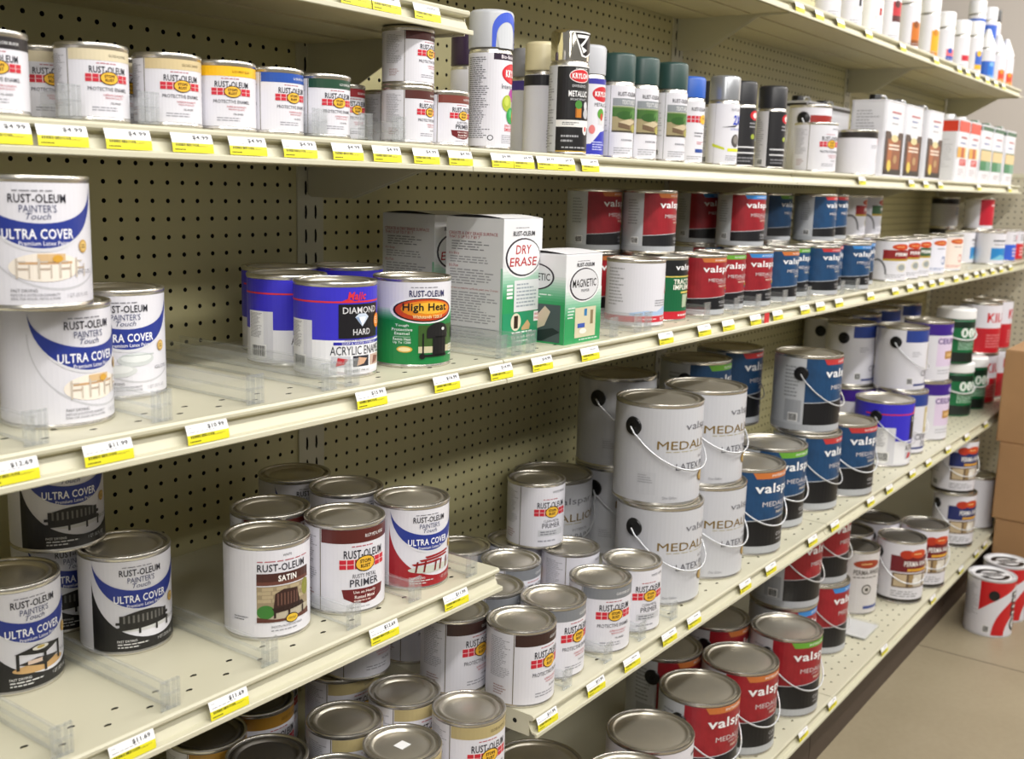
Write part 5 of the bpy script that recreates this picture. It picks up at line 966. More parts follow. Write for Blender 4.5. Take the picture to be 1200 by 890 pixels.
TAGS = [
    # x, front y, deck z, price, label, group
    (-0.6900, -0.3220, 0.0560, '$4.99', 'yellow and white $4.99 tag, first from the left on the eye-level shelf edge', 'price tags on the eye-level shelf edge'),
    (-0.6315, -0.3220, 0.0560, '$4.99', 'yellow and white $4.99 tag, second from the left on the eye-level shelf edge', 'price tags on the eye-level shelf edge'),
    (-0.5594, -0.3220, 0.0560, '$4.99', 'yellow and white $4.99 tag, third from the left on the eye-level shelf edge', 'price tags on the eye-level shelf edge'),
    (-0.4810, -0.3220, 0.0560, '$4.99', 'yellow and white $4.99 tag, fourth from the left on the eye-level shelf edge', 'price tags on the eye-level shelf edge'),
    (-0.4054, -0.3220, 0.0560, '$4.99', 'yellow and white $4.99 tag, fifth from the left on the eye-level shelf edge', 'price tags on the eye-level shelf edge'),
    (-0.3269, -0.3220, 0.0560, '$4.99', 'yellow and white $4.99 tag, sixth from the left on the eye-level shelf edge', 'price tags on the eye-level shelf edge'),
    (-0.2474, -0.3220, 0.0560, '$4.99', 'yellow and white $4.99 tag, seventh from the left on the eye-level shelf edge', 'price tags on the eye-level shelf edge'),
    (-0.1759, -0.3220, 0.0560, '$4.99', 'yellow and white $4.99 tag, eighth from the left on the eye-level shelf edge', 'price tags on the eye-level shelf edge'),
    (-0.0981, -0.3220, 0.0560, '$4.99', 'yellow and white $4.99 tag, ninth from the left on the eye-level shelf edge', 'price tags on the eye-level shelf edge'),
    (-0.0246, -0.3220, 0.0560, '$4.99', 'yellow and white $4.99 tag, tenth from the left on the eye-level shelf edge', 'price tags on the eye-level shelf edge'),
    (0.0739, -0.3220, 0.0560, '$4.99', 'yellow and white $4.99 tag, eleventh from the left on the eye-level shelf edge', 'price tags on the eye-level shelf edge'),
    (0.1282, -0.3220, 0.0560, '$4.99', 'yellow and white $4.99 tag, twelfth from the left on the eye-level shelf edge', 'price tags on the eye-level shelf edge'),
    (0.1902, -0.3220, 0.0560, '$4.99', 'yellow and white $4.99 tag, thirteenth from the left on the eye-level shelf edge', 'price tags on the eye-level shelf edge'),
    (0.2437, -0.3220, 0.0560, '$4.99', 'yellow and white $4.99 tag, fourteenth from the left on the eye-level shelf edge', 'price tags on the eye-level shelf edge'),
    (0.3181, -0.3220, 0.0560, '$4.99', 'yellow and white $4.99 tag, fifteenth from the left on the eye-level shelf edge', 'price tags on the eye-level shelf edge'),
    (1.6812, -0.3220, 0.0560, '$4.99', 'yellow and white $4.99 tag, sixteenth from the left on the eye-level shelf edge', 'price tags on the eye-level shelf edge'),
    (2.1286, -0.3220, 0.0560, '$4.99', 'yellow and white $4.99 tag, seventeenth from the left on the eye-level shelf edge', 'price tags on the eye-level shelf edge'),
    (2.2816, -0.3220, 0.0560, '$4.99', 'yellow and white $4.99 tag, eighteenth from the left on the eye-level shelf edge', 'price tags on the eye-level shelf edge'),
    (2.4465, -0.3220, 0.0560, '$4.99', 'yellow and white $4.99 tag, nineteenth from the left on the eye-level shelf edge', 'price tags on the eye-level shelf edge'),
    (2.9526, -0.3220, 0.0560, '$4.99', 'yellow and white $4.99 tag, twentieth from the left on the eye-level shelf edge', 'price tags on the eye-level shelf edge'),
    (3.4503, -0.3220, 0.0560, '$4.99', 'yellow and white $4.99 tag, twenty-first from the left on the eye-level shelf edge', 'price tags on the eye-level shelf edge'),
    (-0.7398, -0.3916, -0.2416, '$12.69', 'yellow and white $12.69 tag, first from the left on the second shelf edge', 'price tags on the second shelf edge'),
    (-0.6413, -0.3916, -0.2416, '$11.99', 'yellow and white $11.99 tag, second from the left on the second shelf edge', 'price tags on the second shelf edge'),
    (-0.5242, -0.3916, -0.2416, '$10.99', 'yellow and white $10.99 tag, third from the left on the second shelf edge', 'price tags on the second shelf edge'),
    (-0.2762, -0.3916, -0.2416, '$15.99', 'yellow and white $15.99 tag, fourth from the left on the second shelf edge', 'price tags on the second shelf edge'),
    (-0.1311, -0.3916, -0.2416, '$16.99', 'yellow and white $16.99 tag, fifth from the left on the second shelf edge', 'price tags on the second shelf edge'),
    (-0.0087, -0.3916, -0.2416, '$14.99', 'yellow and white $14.99 tag, sixth from the left on the second shelf edge', 'price tags on the second shelf edge'),
    (0.0946, -0.3916, -0.2416, '$14.99', 'yellow and white $14.99 tag, seventh from the left on the second shelf edge', 'price tags on the second shelf edge'),
    (0.2298, -0.3916, -0.2416, '', 'yellow and white price tag, eighth from the left on the second shelf edge', 'price tags on the second shelf edge'),
    (0.4860, -0.3916, -0.2416, '', 'yellow and white price tag, ninth from the left on the second shelf edge', 'price tags on the second shelf edge'),
    (0.6399, -0.3916, -0.2416, '', 'yellow and white price tag, tenth from the left on the second shelf edge', 'price tags on the second shelf edge'),
    (0.7459, -0.3916, -0.2416, '', 'yellow and white price tag, eleventh from the left on the second shelf edge', 'price tags on the second shelf edge'),
    (0.8782, -0.3916, -0.2416, '', 'yellow and white price tag, twelfth from the left on the second shelf edge', 'price tags on the second shelf edge'),
    (0.9957, -0.3916, -0.2416, '', 'yellow and white price tag, thirteenth from the left on the second shelf edge', 'price tags on the second shelf edge'),
    (1.1544, -0.3916, -0.2416, '', 'yellow and white price tag, fourteenth from the left on the second shelf edge', 'price tags on the second shelf edge'),
    (1.2515, -0.3916, -0.2416, '', 'yellow and white price tag, fifteenth from the left on the second shelf edge', 'price tags on the second shelf edge'),
    (1.3786, -0.3916, -0.2416, '', 'yellow and white price tag, sixteenth from the left on the second shelf edge', 'price tags on the second shelf edge'),
    (1.6170, -0.3916, -0.2416, '', 'yellow and white price tag, seventeenth from the left on the second shelf edge', 'price tags on the second shelf edge'),
    (1.8291, -0.3916, -0.2416, '', 'yellow and white price tag, eighteenth from the left on the second shelf edge', 'price tags on the second shelf edge'),
    (1.9656, -0.3916, -0.2416, '', 'yellow and white price tag, nineteenth from the left on the second shelf edge', 'price tags on the second shelf edge'),
    (2.0769, -0.3916, -0.2416, '', 'yellow and white price tag, twentieth from the left on the second shelf edge', 'price tags on the second shelf edge'),
    (2.1946, -0.3916, -0.2416, '', 'yellow and white price tag, twenty-first from the left on the second shelf edge', 'price tags on the second shelf edge'),
    (2.2998, -0.3916, -0.2416, '', 'yellow and white price tag, twenty-second from the left on the second shelf edge', 'price tags on the second shelf edge'),
    (2.4732, -0.3916, -0.2416, '', 'yellow and white price tag, twenty-third from the left on the second shelf edge', 'price tags on the second shelf edge'),
    (2.6045, -0.3916, -0.2416, '', 'yellow and white price tag, twenty-fourth from the left on the second shelf edge', 'price tags on the second shelf edge'),
    (2.7437, -0.3916, -0.2416, '', 'yellow and white price tag, twenty-fifth from the left on the second shelf edge', 'price tags on the second shelf edge'),
    (2.8414, -0.3916, -0.2416, '', 'yellow and white price tag, twenty-sixth from the left on the second shelf edge', 'price tags on the second shelf edge'),
    (2.9825, -0.3916, -0.2416, '', 'yellow and white price tag, twenty-seventh from the left on the second shelf edge', 'price tags on the second shelf edge'),
    (3.1182, -0.3916, -0.2416, '', 'yellow and white price tag, twenty-eighth from the left on the second shelf edge', 'price tags on the second shelf edge'),
    (3.2764, -0.3916, -0.2416, '', 'yellow and white price tag, twenty-ninth from the left on the second shelf edge', 'price tags on the second shelf edge'),
    (-0.6295, -0.3950, -0.5535, '$11.69', 'yellow and white $11.69 tag, first from the left on the lower left shelf edge', 'price tags on the lower left shelf edge'),
    (-0.5061, -0.3950, -0.5535, '$11.69', 'yellow and white $11.69 tag, second from the left on the lower left shelf edge', 'price tags on the lower left shelf edge'),
    (-0.2535, -0.3950, -0.5535, '$12.69', 'yellow and white $12.69 tag, third from the left on the lower left shelf edge', 'price tags on the lower left shelf edge'),
    (-0.1059, -0.3950, -0.5535, '$11.99', 'yellow and white $11.99 tag, fourth from the left on the lower left shelf edge', 'price tags on the lower left shelf edge'),
    (0.0345, -0.4635, -0.7690, '$11.99', 'yellow and white $11.99 tag, first from the left on the gallon shelf edge', 'price tags on the gallon shelf edge'),
    (0.1737, -0.4635, -0.7690, '$11.99', 'yellow and white $11.99 tag, second from the left on the gallon shelf edge', 'price tags on the gallon shelf edge'),
    (0.2890, -0.4635, -0.7690, '', 'yellow and white price tag, third from the left on the gallon shelf edge', 'price tags on the gallon shelf edge'),
    (0.4236, -0.4635, -0.7690, '', 'yellow and white price tag, fourth from the left on the gallon shelf edge', 'price tags on the gallon shelf edge'),
    (0.5213, -0.4635, -0.7690, '', 'yellow and white price tag, fifth from the left on the gallon shelf edge', 'price tags on the gallon shelf edge'),
    (0.7506, -0.4635, -0.7690, '', 'yellow and white price tag, sixth from the left on the gallon shelf edge', 'price tags on the gallon shelf edge'),
    (0.8815, -0.4635, -0.7690, '', 'yellow and white price tag, seventh from the left on the gallon shelf edge', 'price tags on the gallon shelf edge'),
    (1.1242, -0.4635, -0.7690, '', 'yellow and white price tag, eighth from the left on the gallon shelf edge', 'price tags on the gallon shelf edge'),
    (1.2704, -0.4635, -0.7690, '', 'yellow and white price tag, ninth from the left on the gallon shelf edge', 'price tags on the gallon shelf edge'),
    (1.5375, -0.4635, -0.7690, '', 'yellow and white price tag, tenth from the left on the gallon shelf edge', 'price tags on the gallon shelf edge'),
    (1.6955, -0.4635, -0.7690, '', 'yellow and white price tag, eleventh from the left on the gallon shelf edge', 'price tags on the gallon shelf edge'),
    (1.9098, -0.4635, -0.7690, '', 'yellow and white price tag, twelfth from the left on the gallon shelf edge', 'price tags on the gallon shelf edge'),
    (2.0761, -0.4635, -0.7690, '', 'yellow and white price tag, thirteenth from the left on the gallon shelf edge', 'price tags on the gallon shelf edge'),
    (2.2973, -0.4635, -0.7690, '', 'yellow and white price tag, fourteenth from the left on the gallon shelf edge', 'price tags on the gallon shelf edge'),
    (2.5324, -0.4635, -0.7690, '', 'yellow and white price tag, fifteenth from the left on the gallon shelf edge', 'price tags on the gallon shelf edge'),
    (2.7947, -0.4635, -0.7690, '', 'yellow and white price tag, sixteenth from the left on the gallon shelf edge', 'price tags on the gallon shelf edge'),
    (1.0281, -0.5120, -1.1950, '', 'yellow and white price tag, first from the left on the base shelf edge', 'price tags on the base shelf edge'),
    (1.2160, -0.5120, -1.1950, '', 'yellow and white price tag, second from the left on the base shelf edge', 'price tags on the base shelf edge'),
    (1.6171, -0.5120, -1.1950, '', 'yellow and white price tag, third from the left on the base shelf edge', 'price tags on the base shelf edge'),
    (2.0917, -0.5120, -1.1950, '', 'yellow and white price tag, fourth from the left on the base shelf edge', 'price tags on the base shelf edge'),
    (2.4267, -0.5120, -1.1950, '', 'yellow and white price tag, fifth from the left on the base shelf edge', 'price tags on the base shelf edge'),
    (2.6332, -0.5120, -1.1950, '', 'yellow and white price tag, sixth from the left on the base shelf edge', 'price tags on the base shelf edge'),
    (2.7563, -0.5120, -1.1950, '', 'yellow and white price tag, seventh from the left on the base shelf edge', 'price tags on the base shelf edge'),
    (-0.2304, -0.3180, 0.2420, '', 'yellow and white price tag, first from the left on the top left shelf edge', 'price tags on the top left shelf edge'),
    (-0.1752, -0.3180, 0.2420, '', 'yellow and white price tag, second from the left on the top left shelf edge', 'price tags on the top left shelf edge'),
    (-0.0957, -0.3180, 0.2420, '', 'yellow and white price tag, third from the left on the top left shelf edge', 'price tags on the top left shelf edge'),
    (1.2560, -0.2860, 0.4400, '', 'yellow and white price tag, first from the left on the top right shelf edge', 'price tags on the top right shelf edge'),
    (1.3808, -0.2860, 0.4400, '', 'yellow and white price tag, second from the left on the top right shelf edge', 'price tags on the top right shelf edge'),
    (1.5283, -0.2860, 0.4400, '', 'yellow and white price tag, third from the left on the top right shelf edge', 'price tags on the top right shelf edge'),
    (1.7448, -0.2860, 0.4400, '', 'yellow and white price tag, fourth from the left on the top right shelf edge', 'price tags on the top right shelf edge'),
    (2.0472, -0.2860, 0.4400, '', 'yellow and white price tag, fifth from the left on the top right shelf edge', 'price tags on the top right shelf edge'),
    (2.3951, -0.2860, 0.4400, '', 'yellow and white price tag, sixth from the left on the top right shelf edge', 'price tags on the top right shelf edge'),
    (2.6745, -0.2860, 0.4400, '', 'yellow and white price tag, seventh from the left on the top right shelf edge', 'price tags on the top right shelf edge'),
    (2.7875, -0.2860, 0.4400, '', 'yellow and white price tag, eighth from the left on the top right shelf edge', 'price tags on the top right shelf edge'),
    (2.9185, -0.2860, 0.4400, '', 'yellow and white price tag, ninth from the left on the top right shelf edge', 'price tags on the top right shelf edge'),
    (3.0700, -0.2860, 0.4400, '', 'yellow and white price tag, tenth from the left on the top right shelf edge', 'price tags on the top right shelf edge'),
    (3.2039, -0.2860, 0.4400, '', 'yellow and white price tag, eleventh from the left on the top right shelf edge', 'price tags on the top right shelf edge'),
    (3.3307, -0.2860, 0.4400, '', 'yellow and white price tag, twelfth from the left on the top right shelf edge', 'price tags on the top right shelf edge'),
]
RED_X = 0.9312
DIVIDERS = [
    # x, front y, deck z, length, label, group
    (-0.6156, -0.3180, 0.0560, 0.050, 'clear plastic shelf divider, first from the left on the eye-level shelf', 'clear dividers on the eye-level shelf'),
    (-0.5259, -0.3180, 0.0560, 0.050, 'clear plastic shelf divider, second from the left on the eye-level shelf', 'clear dividers on the eye-level shelf'),
    (-0.2837, -0.3180, 0.0560, 0.050, 'clear plastic shelf divider, third from the left on the eye-level shelf', 'clear dividers on the eye-level shelf'),
    (-0.2042, -0.3180, 0.0560, 0.050, 'clear plastic shelf divider, fourth from the left on the eye-level shelf', 'clear dividers on the eye-level shelf'),
    (-0.1406, -0.3180, 0.0560, 0.050, 'clear plastic shelf divider, fifth from the left on the eye-level shelf', 'clear dividers on the eye-level shelf'),
    (-0.7075, -0.3870, -0.2416, 0.330, 'clear plastic shelf divider, first from the left on the shelf just below eye level', 'clear dividers on the shelf just below eye level'),
    (-0.5714, -0.3870, -0.2416, 0.330, 'clear plastic shelf divider, second from the left on the shelf just below eye level', 'clear dividers on the shelf just below eye level'),
    (-0.4495, -0.3870, -0.2416, 0.330, 'clear plastic shelf divider, third from the left on the shelf just below eye level', 'clear dividers on the shelf just below eye level'),
    (-0.3368, -0.3870, -0.2416, 0.330, 'clear plastic shelf divider, fourth from the left on the shelf just below eye level', 'clear dividers on the shelf just below eye level'),
    (-0.2983, -0.3870, -0.2416, 0.330, 'clear plastic shelf divider, fifth from the left on the shelf just below eye level', 'clear dividers on the shelf just below eye level'),
    (0.0062, -0.3870, -0.2416, 0.330, 'clear plastic shelf divider, sixth from the left on the shelf just below eye level', 'clear dividers on the shelf just below eye level'),
    (0.0440, -0.3870, -0.2416, 0.330, 'clear plastic shelf divider, seventh from the left on the shelf just below eye level', 'clear dividers on the shelf just below eye level'),
    (0.0803, -0.3870, -0.2416, 0.330, 'clear plastic shelf divider, eighth from the left on the shelf just below eye level', 'clear dividers on the shelf just below eye level'),
    (0.3220, -0.3870, -0.2416, 0.330, 'clear plastic shelf divider, ninth from the left on the shelf just below eye level', 'clear dividers on the shelf just below eye level'),
    (0.4026, -0.3870, -0.2416, 0.330, 'clear plastic shelf divider, tenth from the left on the shelf just below eye level', 'clear dividers on the shelf just below eye level'),
    (0.4382, -0.3870, -0.2416, 0.330, 'clear plastic shelf divider, eleventh from the left on the shelf just below eye level', 'clear dividers on the shelf just below eye level'),
    (0.6710, -0.3870, -0.2416, 0.101, 'clear plastic shelf divider, twelfth from the left on the shelf just below eye level', 'clear dividers on the shelf just below eye level'),
    (0.8057, -0.3870, -0.2416, 0.330, 'clear plastic shelf divider, thirteenth from the left on the shelf just below eye level', 'clear dividers on the shelf just below eye level'),
    (0.9139, -0.3870, -0.2416, 0.032, 'clear plastic shelf divider, fourteenth from the left on the shelf just below eye level', 'clear dividers on the shelf just below eye level'),
    (1.0584, -0.3870, -0.2416, 0.188, 'clear plastic shelf divider, fifteenth from the left on the shelf just below eye level', 'clear dividers on the shelf just below eye level'),
    (1.2015, -0.3870, -0.2416, 0.119, 'clear plastic shelf divider, sixteenth from the left on the shelf just below eye level', 'clear dividers on the shelf just below eye level'),
    (1.4279, -0.3870, -0.2416, 0.141, 'clear plastic shelf divider, seventeenth from the left on the shelf just below eye level', 'clear dividers on the shelf just below eye level'),
    (1.5394, -0.3870, -0.2416, 0.048, 'clear plastic shelf divider, eighteenth from the left on the shelf just below eye level', 'clear dividers on the shelf just below eye level'),
    (-0.6986, -0.3900, -0.5535, 0.330, 'clear plastic shelf divider, first from the left on the lower left shelf', 'clear dividers on the lower left shelf'),
    (-0.5735, -0.3900, -0.5535, 0.330, 'clear plastic shelf divider, second from the left on the lower left shelf', 'clear dividers on the lower left shelf'),
    (-0.4360, -0.3900, -0.5535, 0.330, 'clear plastic shelf divider, third from the left on the lower left shelf', 'clear dividers on the lower left shelf'),
    (-0.2973, -0.3900, -0.5535, 0.124, 'clear plastic shelf divider, fourth from the left on the lower left shelf', 'clear dividers on the lower left shelf'),
    (-0.1800, -0.3900, -0.5535, 0.135, 'clear plastic shelf divider, fifth from the left on the lower left shelf', 'clear dividers on the lower left shelf'),
    (-0.0561, -0.3900, -0.5535, 0.330, 'clear plastic shelf divider, sixth from the left on the lower left shelf', 'clear dividers on the lower left shelf'),
    (0.1082, -0.4570, -0.7690, 0.042, 'clear plastic shelf divider, first from the left on the gallon shelf', 'clear dividers on the gallon shelf'),
    (0.2314, -0.4570, -0.7690, 0.173, 'clear plastic shelf divider, second from the left on the gallon shelf', 'clear dividers on the gallon shelf'),
    (0.3461, -0.4570, -0.7690, 0.041, 'clear plastic shelf divider, third from the left on the gallon shelf', 'clear dividers on the gallon shelf'),
    (0.4631, -0.4570, -0.7690, 0.200, 'clear plastic shelf divider, fourth from the left on the gallon shelf', 'clear dividers on the gallon shelf'),
]
# ------------------------------------------------------------------ what stands on the shelves
def rust(band, **k): return lambda A: a_rust(A, band, **k)
def hp(band, **k): return lambda: quart('small_paint_can', rust(band, **k), .0363, .077)
def sb(c, v0, v1, capc='ECECF0', base=WHITE, h=.19, nose=False, **k): return lambda: spray('spray_can', capc, s_patch(c, v0, v1, **k), base, h=h, nose=nose, caph=.07 if nose else .05)
def floor_can():
    p = gallon('gallon_paint_can', a_floor, lid=mat('E6E6E8', .4), r=.075, handle=False, shell=mat('D4D4D8', .4, .3))
    e = MB(); e.lathe([(.0165, 0), (.0165, .0025), (.006, .003)], BLACKP, 20, cap1=True)
    ea = e.build('handle_ear', p, 40); ea.rotation_euler = (PI / 2, 0, -.35); ea.location = (-.0750 * math.sin(.35), -.0747 * math.cos(.35) + .001, .142)
    lp = MB()
    n = 24
    for a0, a1 in ((.25, 2.9), (3.4, 6.0)):
        v = []; 
        for i in range(n + 1):
            t = a0 + (a1 - a0) * i / n; v += [(.036 * math.cos(t), .036 * math.sin(t), .1889), (.052 * math.cos(t), .052 * math.sin(t), .1889)]
        lp.add(v, [(2 * i, 2 * i + 1, 2 * i + 3, 2 * i + 2) for i in range(n)], BLACKP)
    for q in range(3): lp.box(-.03, .03, -.018 + q * .014, -.010 + q * .014, .1884, .1889, BLACKP)
    lp.build('lid_print', [c for c in p.children if c.name.startswith('lid')][0])
    return p
def jug():
    p = empty('plastic_paint_jug'); r = .066
    b = MB(); b.lathe([(0, .003), (r - .006, .002), (r - .002, 0), (r, .003), (r, .150), (r - .003, .156), (r - .010, .160), (.01, .160)], mat('12603A', .35), 48); b.build('jug_body', p, 40)
    A = Art(.12); a_green(A); A.build('label', p, on_cyl(r, .006, .142))
    c = MB(); c.lathe([(r - .004, .158), (r + .001, .158), (r + .0015, .163), (r, .188), (r - .004, .192), (r - .012, .193), (r - .016, .190), (.005, .190)], mat('ECECEC', .4), 48, cap1=True); c.build('lid', p, 40)
    h = MB(); h.tube([((r + .006) * math.sin(a), -(r + .006) * math.cos(a), .135 - .05 * math.cos(a * .9) ** .8) for a in [(-1 + 2 * i / 20) * 1.57 for i in range(21)]], .003, mat('C9CCCA', .4), 7); h.build('handle', p, 60)
    return p
SILV = mat('C3C6CB', .38); SILVD = mat('C8C9CF', .34)
KINDS = {
 'hp_black': hp('241F22', cap='GLOSS BLACK'), 'hp_beige': hp('D9CDAF', capcol='6A6250'), 'hp_tan': hp('D2BF94', cap='GLOSS SAND', capcol='6A5A3A'), 'hp_yellow': hp('F2BC1E', cap='GLOSS SUNBURST YELLOW', capcol='7A5A10'),
 'hp_blue': hp('2350A8', cap='GLOSS ROYAL BLUE'), 'hp_green': hp('1E4632', cap='GLOSS HUNTER GREEN'), 'hp_red': hp('9A2A30', cap='GLOSS RED'), 'hp_brown': hp('52241F', cap='GLOSS BROWN'), 'hp_primer': hp('7A3A30', cap='RUSTY PRIMER', mode='rusty'),
 'q_brown': lambda: quart('paint_can', rust('3A2420', cap='GLOSS COFFEE'), ), 'q_greyband': lambda: quart('paint_can', rust('7E8186', cap='GLOSS SMOKE GRAY')), 'q_clean': lambda: quart('paint_can', rust(None, cap='WHITE PRIMER', capcol='6A6A72', mode='clean')),
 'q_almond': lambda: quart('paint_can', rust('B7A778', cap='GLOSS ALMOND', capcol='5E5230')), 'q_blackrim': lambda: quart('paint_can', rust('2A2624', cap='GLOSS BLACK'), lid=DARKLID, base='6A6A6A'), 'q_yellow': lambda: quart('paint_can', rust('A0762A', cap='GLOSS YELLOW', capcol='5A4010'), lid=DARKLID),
 'q_rusty': lambda: quart('paint_can', rust('5A2420', cap='RUSTY METAL PRIMER', mode='rusty')), 'q_satin': lambda: quart('paint_can', a_satin),
 'q_whitered': lambda: quart('paint_can', rust(None, cap='WHITE', capcol='77777F')), 'q_darkrim': lambda: quart('paint_can', lambda A: (A.rect(-PI, .86, PI, 1, '2A2422', 1), A.ell(.9, .8, .3, .1, 'C83A3A', 2), A.greek(0, .8, .6, .7, 2, '9A9AA2', 2, 3), A.ell(.9, .4, .2, .14, 'C8C04A', 2))), 
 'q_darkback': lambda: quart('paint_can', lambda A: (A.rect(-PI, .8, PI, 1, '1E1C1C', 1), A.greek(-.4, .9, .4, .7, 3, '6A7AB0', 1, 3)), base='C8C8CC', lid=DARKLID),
 'q_ultra_dining': lambda: quart('paint_can', lambda A: a_ultra(A, pic_dining)), 'q_ultra_dishes': lambda: quart('paint_can', lambda A: a_ultra(A, pic_dishes, gloss='GLOSS')),
 'q_ultra_bench': lambda: quart('paint_can', lambda A: a_ultra(A, pic_bench, '1C1B1C', 'GLOSS')), 'q_ultra_table': lambda: quart('paint_can', lambda A: a_ultra(A, pic_table, '1C1B1C', 'SATIN')), 'q_ultra_picnic': lambda: quart('paint_can', lambda A: a_ultra(A, pic_picnic, '9E1C26', 'GLOSS')),
 'q_majic': lambda: quart('paint_can', a_majic), 'q_heat': lambda: quart('paint_can', a_heat), 'q_plain': lambda: quart('paint_can', a_plain), 'q_trac': lambda: quart('paint_can', a_trac, base='12603A'),
 'q_pict': lambda: quart('paint_can', a_pict), 'q_or': lambda: quart('paint_can', lambda A: a_two(A, 'D8702A')), 'q_blu': lambda: quart('paint_can', lambda A: (a_two(A, '3A62D0'), A.ell(.3, .8, .4, .12, 'D84A5A', 3))), 'q_redw': lambda: quart('paint_can', lambda A: a_two(A, 'D02A34')), 'q_redw2': lambda: quart('paint_can', lambda A: (A.rect(-1.26, .1, 2.6, 1, 'B81C30', 1), A.ell(.3, .5, .5, .2, 'D84858', 2), A.rect(.9, .2, 1.6, .8, 'E8A83A', 2), A.greek(-.4, .8, .75, .85, 1, 'F4E4E4', 3, 3))),
 'q_zin_red': lambda: quart('paint_can', lambda A: a_zin(A, '8A1E1E')), 'q_zin_green': lambda: quart('paint_can', lambda A: a_zin(A, '3A5A3A')), 'q_zin2_blue': lambda: quart('paint_can', lambda A: a_zin2(A, '4A6AA0', 'E6E6F2')), 'q_zin2_pink': lambda: quart('paint_can', lambda A: a_zin2(A, 'C8706A', 'F2E2D8')),
 'g_medal': lambda: gallon('gallon_paint_can', a_medal, label_mat=SILVD), 'g_majic': lambda: gallon('gallon_paint_can', a_majic), 'g_ceil': lambda: gallon('gallon_paint_can', lambda A: a_ceil(A, '2B418E'), r=.075), 'g_ceilp': lambda: gallon('gallon_paint_can', a_ceilp, r=.075, handle=False),
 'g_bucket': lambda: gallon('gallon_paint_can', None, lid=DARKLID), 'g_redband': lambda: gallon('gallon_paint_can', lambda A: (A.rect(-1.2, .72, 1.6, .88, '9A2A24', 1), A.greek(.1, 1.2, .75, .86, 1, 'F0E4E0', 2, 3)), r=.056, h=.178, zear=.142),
 'j_green': jug,
 'k_kilz': lambda: gallon('gallon_paint_can', a_kilz, r=.075, handle=False), 'g_zinc': lambda: gallon('gallon_paint_can', lambda A: A.greek(.1, .9, .86, .93, 1, '44444A', 2, 2)),
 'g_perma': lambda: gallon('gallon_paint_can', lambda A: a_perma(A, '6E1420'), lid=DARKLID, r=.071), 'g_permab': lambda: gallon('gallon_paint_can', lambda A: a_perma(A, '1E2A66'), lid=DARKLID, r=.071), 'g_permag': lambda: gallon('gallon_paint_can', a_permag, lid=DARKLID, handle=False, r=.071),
 'g_bluew': lambda: gallon('gallon_paint_can', lambda A: (A.rect(-.2, .1, 1.6, .8, '2A4A94', 1), A.greek(.1, 1.2, .2, .7, 5, '9AAAD8', 2, 3)), handle=False, r=.07),
 'g_floor': floor_can,
 'sp_interior': lambda: spray('spray_can', 'B9BBC1', s_interior, h=.201, caph=.055, capart=c_drip, capr=.0335), 'sp_purple': lambda: spray('spray_can', '2E1A38', s_purple, h=.185), 'sp_white': lambda: spray('spray_can', 'D8CDA8', s_white, h=.19, caph=.048), 'sp_grey': lambda: spray('spray_can', '85858A', s_grey, h=.188, base='D4D4DA'),
 'sp_metal': lambda: spray('spray_can', 'E8E2D4', s_metal, h=.2, base='1B1A1C', capart=c_chrome, capmat=CHROME), 'sp_blue': lambda: spray('spray_can', 'B9BAC0', s_blue, h=.19), 'sp_texture': lambda: spray('spray_can', '26423E', s_texture, h=.185), 'sp_rustblue': lambda: spray('spray_can', '2A5CB8', s_rustblue, h=.172, caph=.042), 'sp_two': lambda: spray('spray_can', '8E9094', s_two, h=.183, capmat=mat('A8AAAE', .25, .6)), 'sp_black': lambda: spray('spray_can', '2A2A2E', s_black, h=.184),
 'sb_a': sb('E08A2A', .35, .6, dark='C02A2A'), 'sb_dark': sb('D8D8DC', .3, .4, dark='2A2A2E'), 'sb_b': sb('D8D8DC', .3, .4, dark='B02A2A', base='F4F4F6'), 'sb_b2': sb('C03038', .55, .85, c2='5A2A2A'), 'sb_orange': sb('C8701E', .2, .6, c2='8A4A12'), 'sb_yellow': sb('E8A81E', .1, .62, c2='C8821E'),
 'sb_bluered': sb('E0707A', .2, .4, h=.17, c2='3A52A8'), 'sb_red': sb('C82838', .25, .42, h=.17), 'sb_bluewhite': sb('3A62C0', .25, .6, c2='E0B02A'), 'sb_bluenose': sb('2A72D0', .1, .55, nose=True, band=(0, .6, '1E5AC0'), c2='7AB0E0'), 'sb_rednose': sb('D84A2A', .15, .45, nose=True, c2='E8902A', band=(0, .12, 'D05A5A')), 'sb_tallblue': sb('DADAE0', .3, .4, h=.31, band=(.6, .95, '2A5CC0')), 'sb_black': sb('C8A030', .5, .6, capc='1E1E20', h=.31),
 't_brown': lambda: ftin('square_tin', t_brown, .168, .105, .212), 't_orange': lambda: ftin('square_tin', t_orange, .145, .1, .212, mat('EDEDED', .4)), 't_dark': lambda: ftin('square_tin', t_dark, .165, .1, .205), 't_green': lambda: ftin('square_tin', t_green, .163, .1, .212, mat('2A5A3A', .4)),
 'b_dry': lambda: carton('paint_kit_box', .103, .111, .196, dry_front, dry_side), 'b_mag': lambda: carton('paint_kit_box', .107, .107, .142, mag_front, mag_side),
}
VR, VB = '98202A', '1E466F'
for k, c in (('o', 'C8743A'), ('g', '6AA83A'), ('b', '3A88D0'), ('r', 'C03A3A')):
    for q, col in (('red', VR), ('blue', VB)):
        KINDS['q_v%s_%s' % (q, k)] = (lambda col=col, c=c: quart('paint_can', lambda A: a_val(A, col, c), label_mat=SILV))
        KINDS['g_v%s_%s' % (q, k)] = (lambda col=col, c=c: gallon('gallon_paint_can', lambda A: a_val(A, col, c, gal=True), label_mat=SILV, ang=80))
PROTO = {}
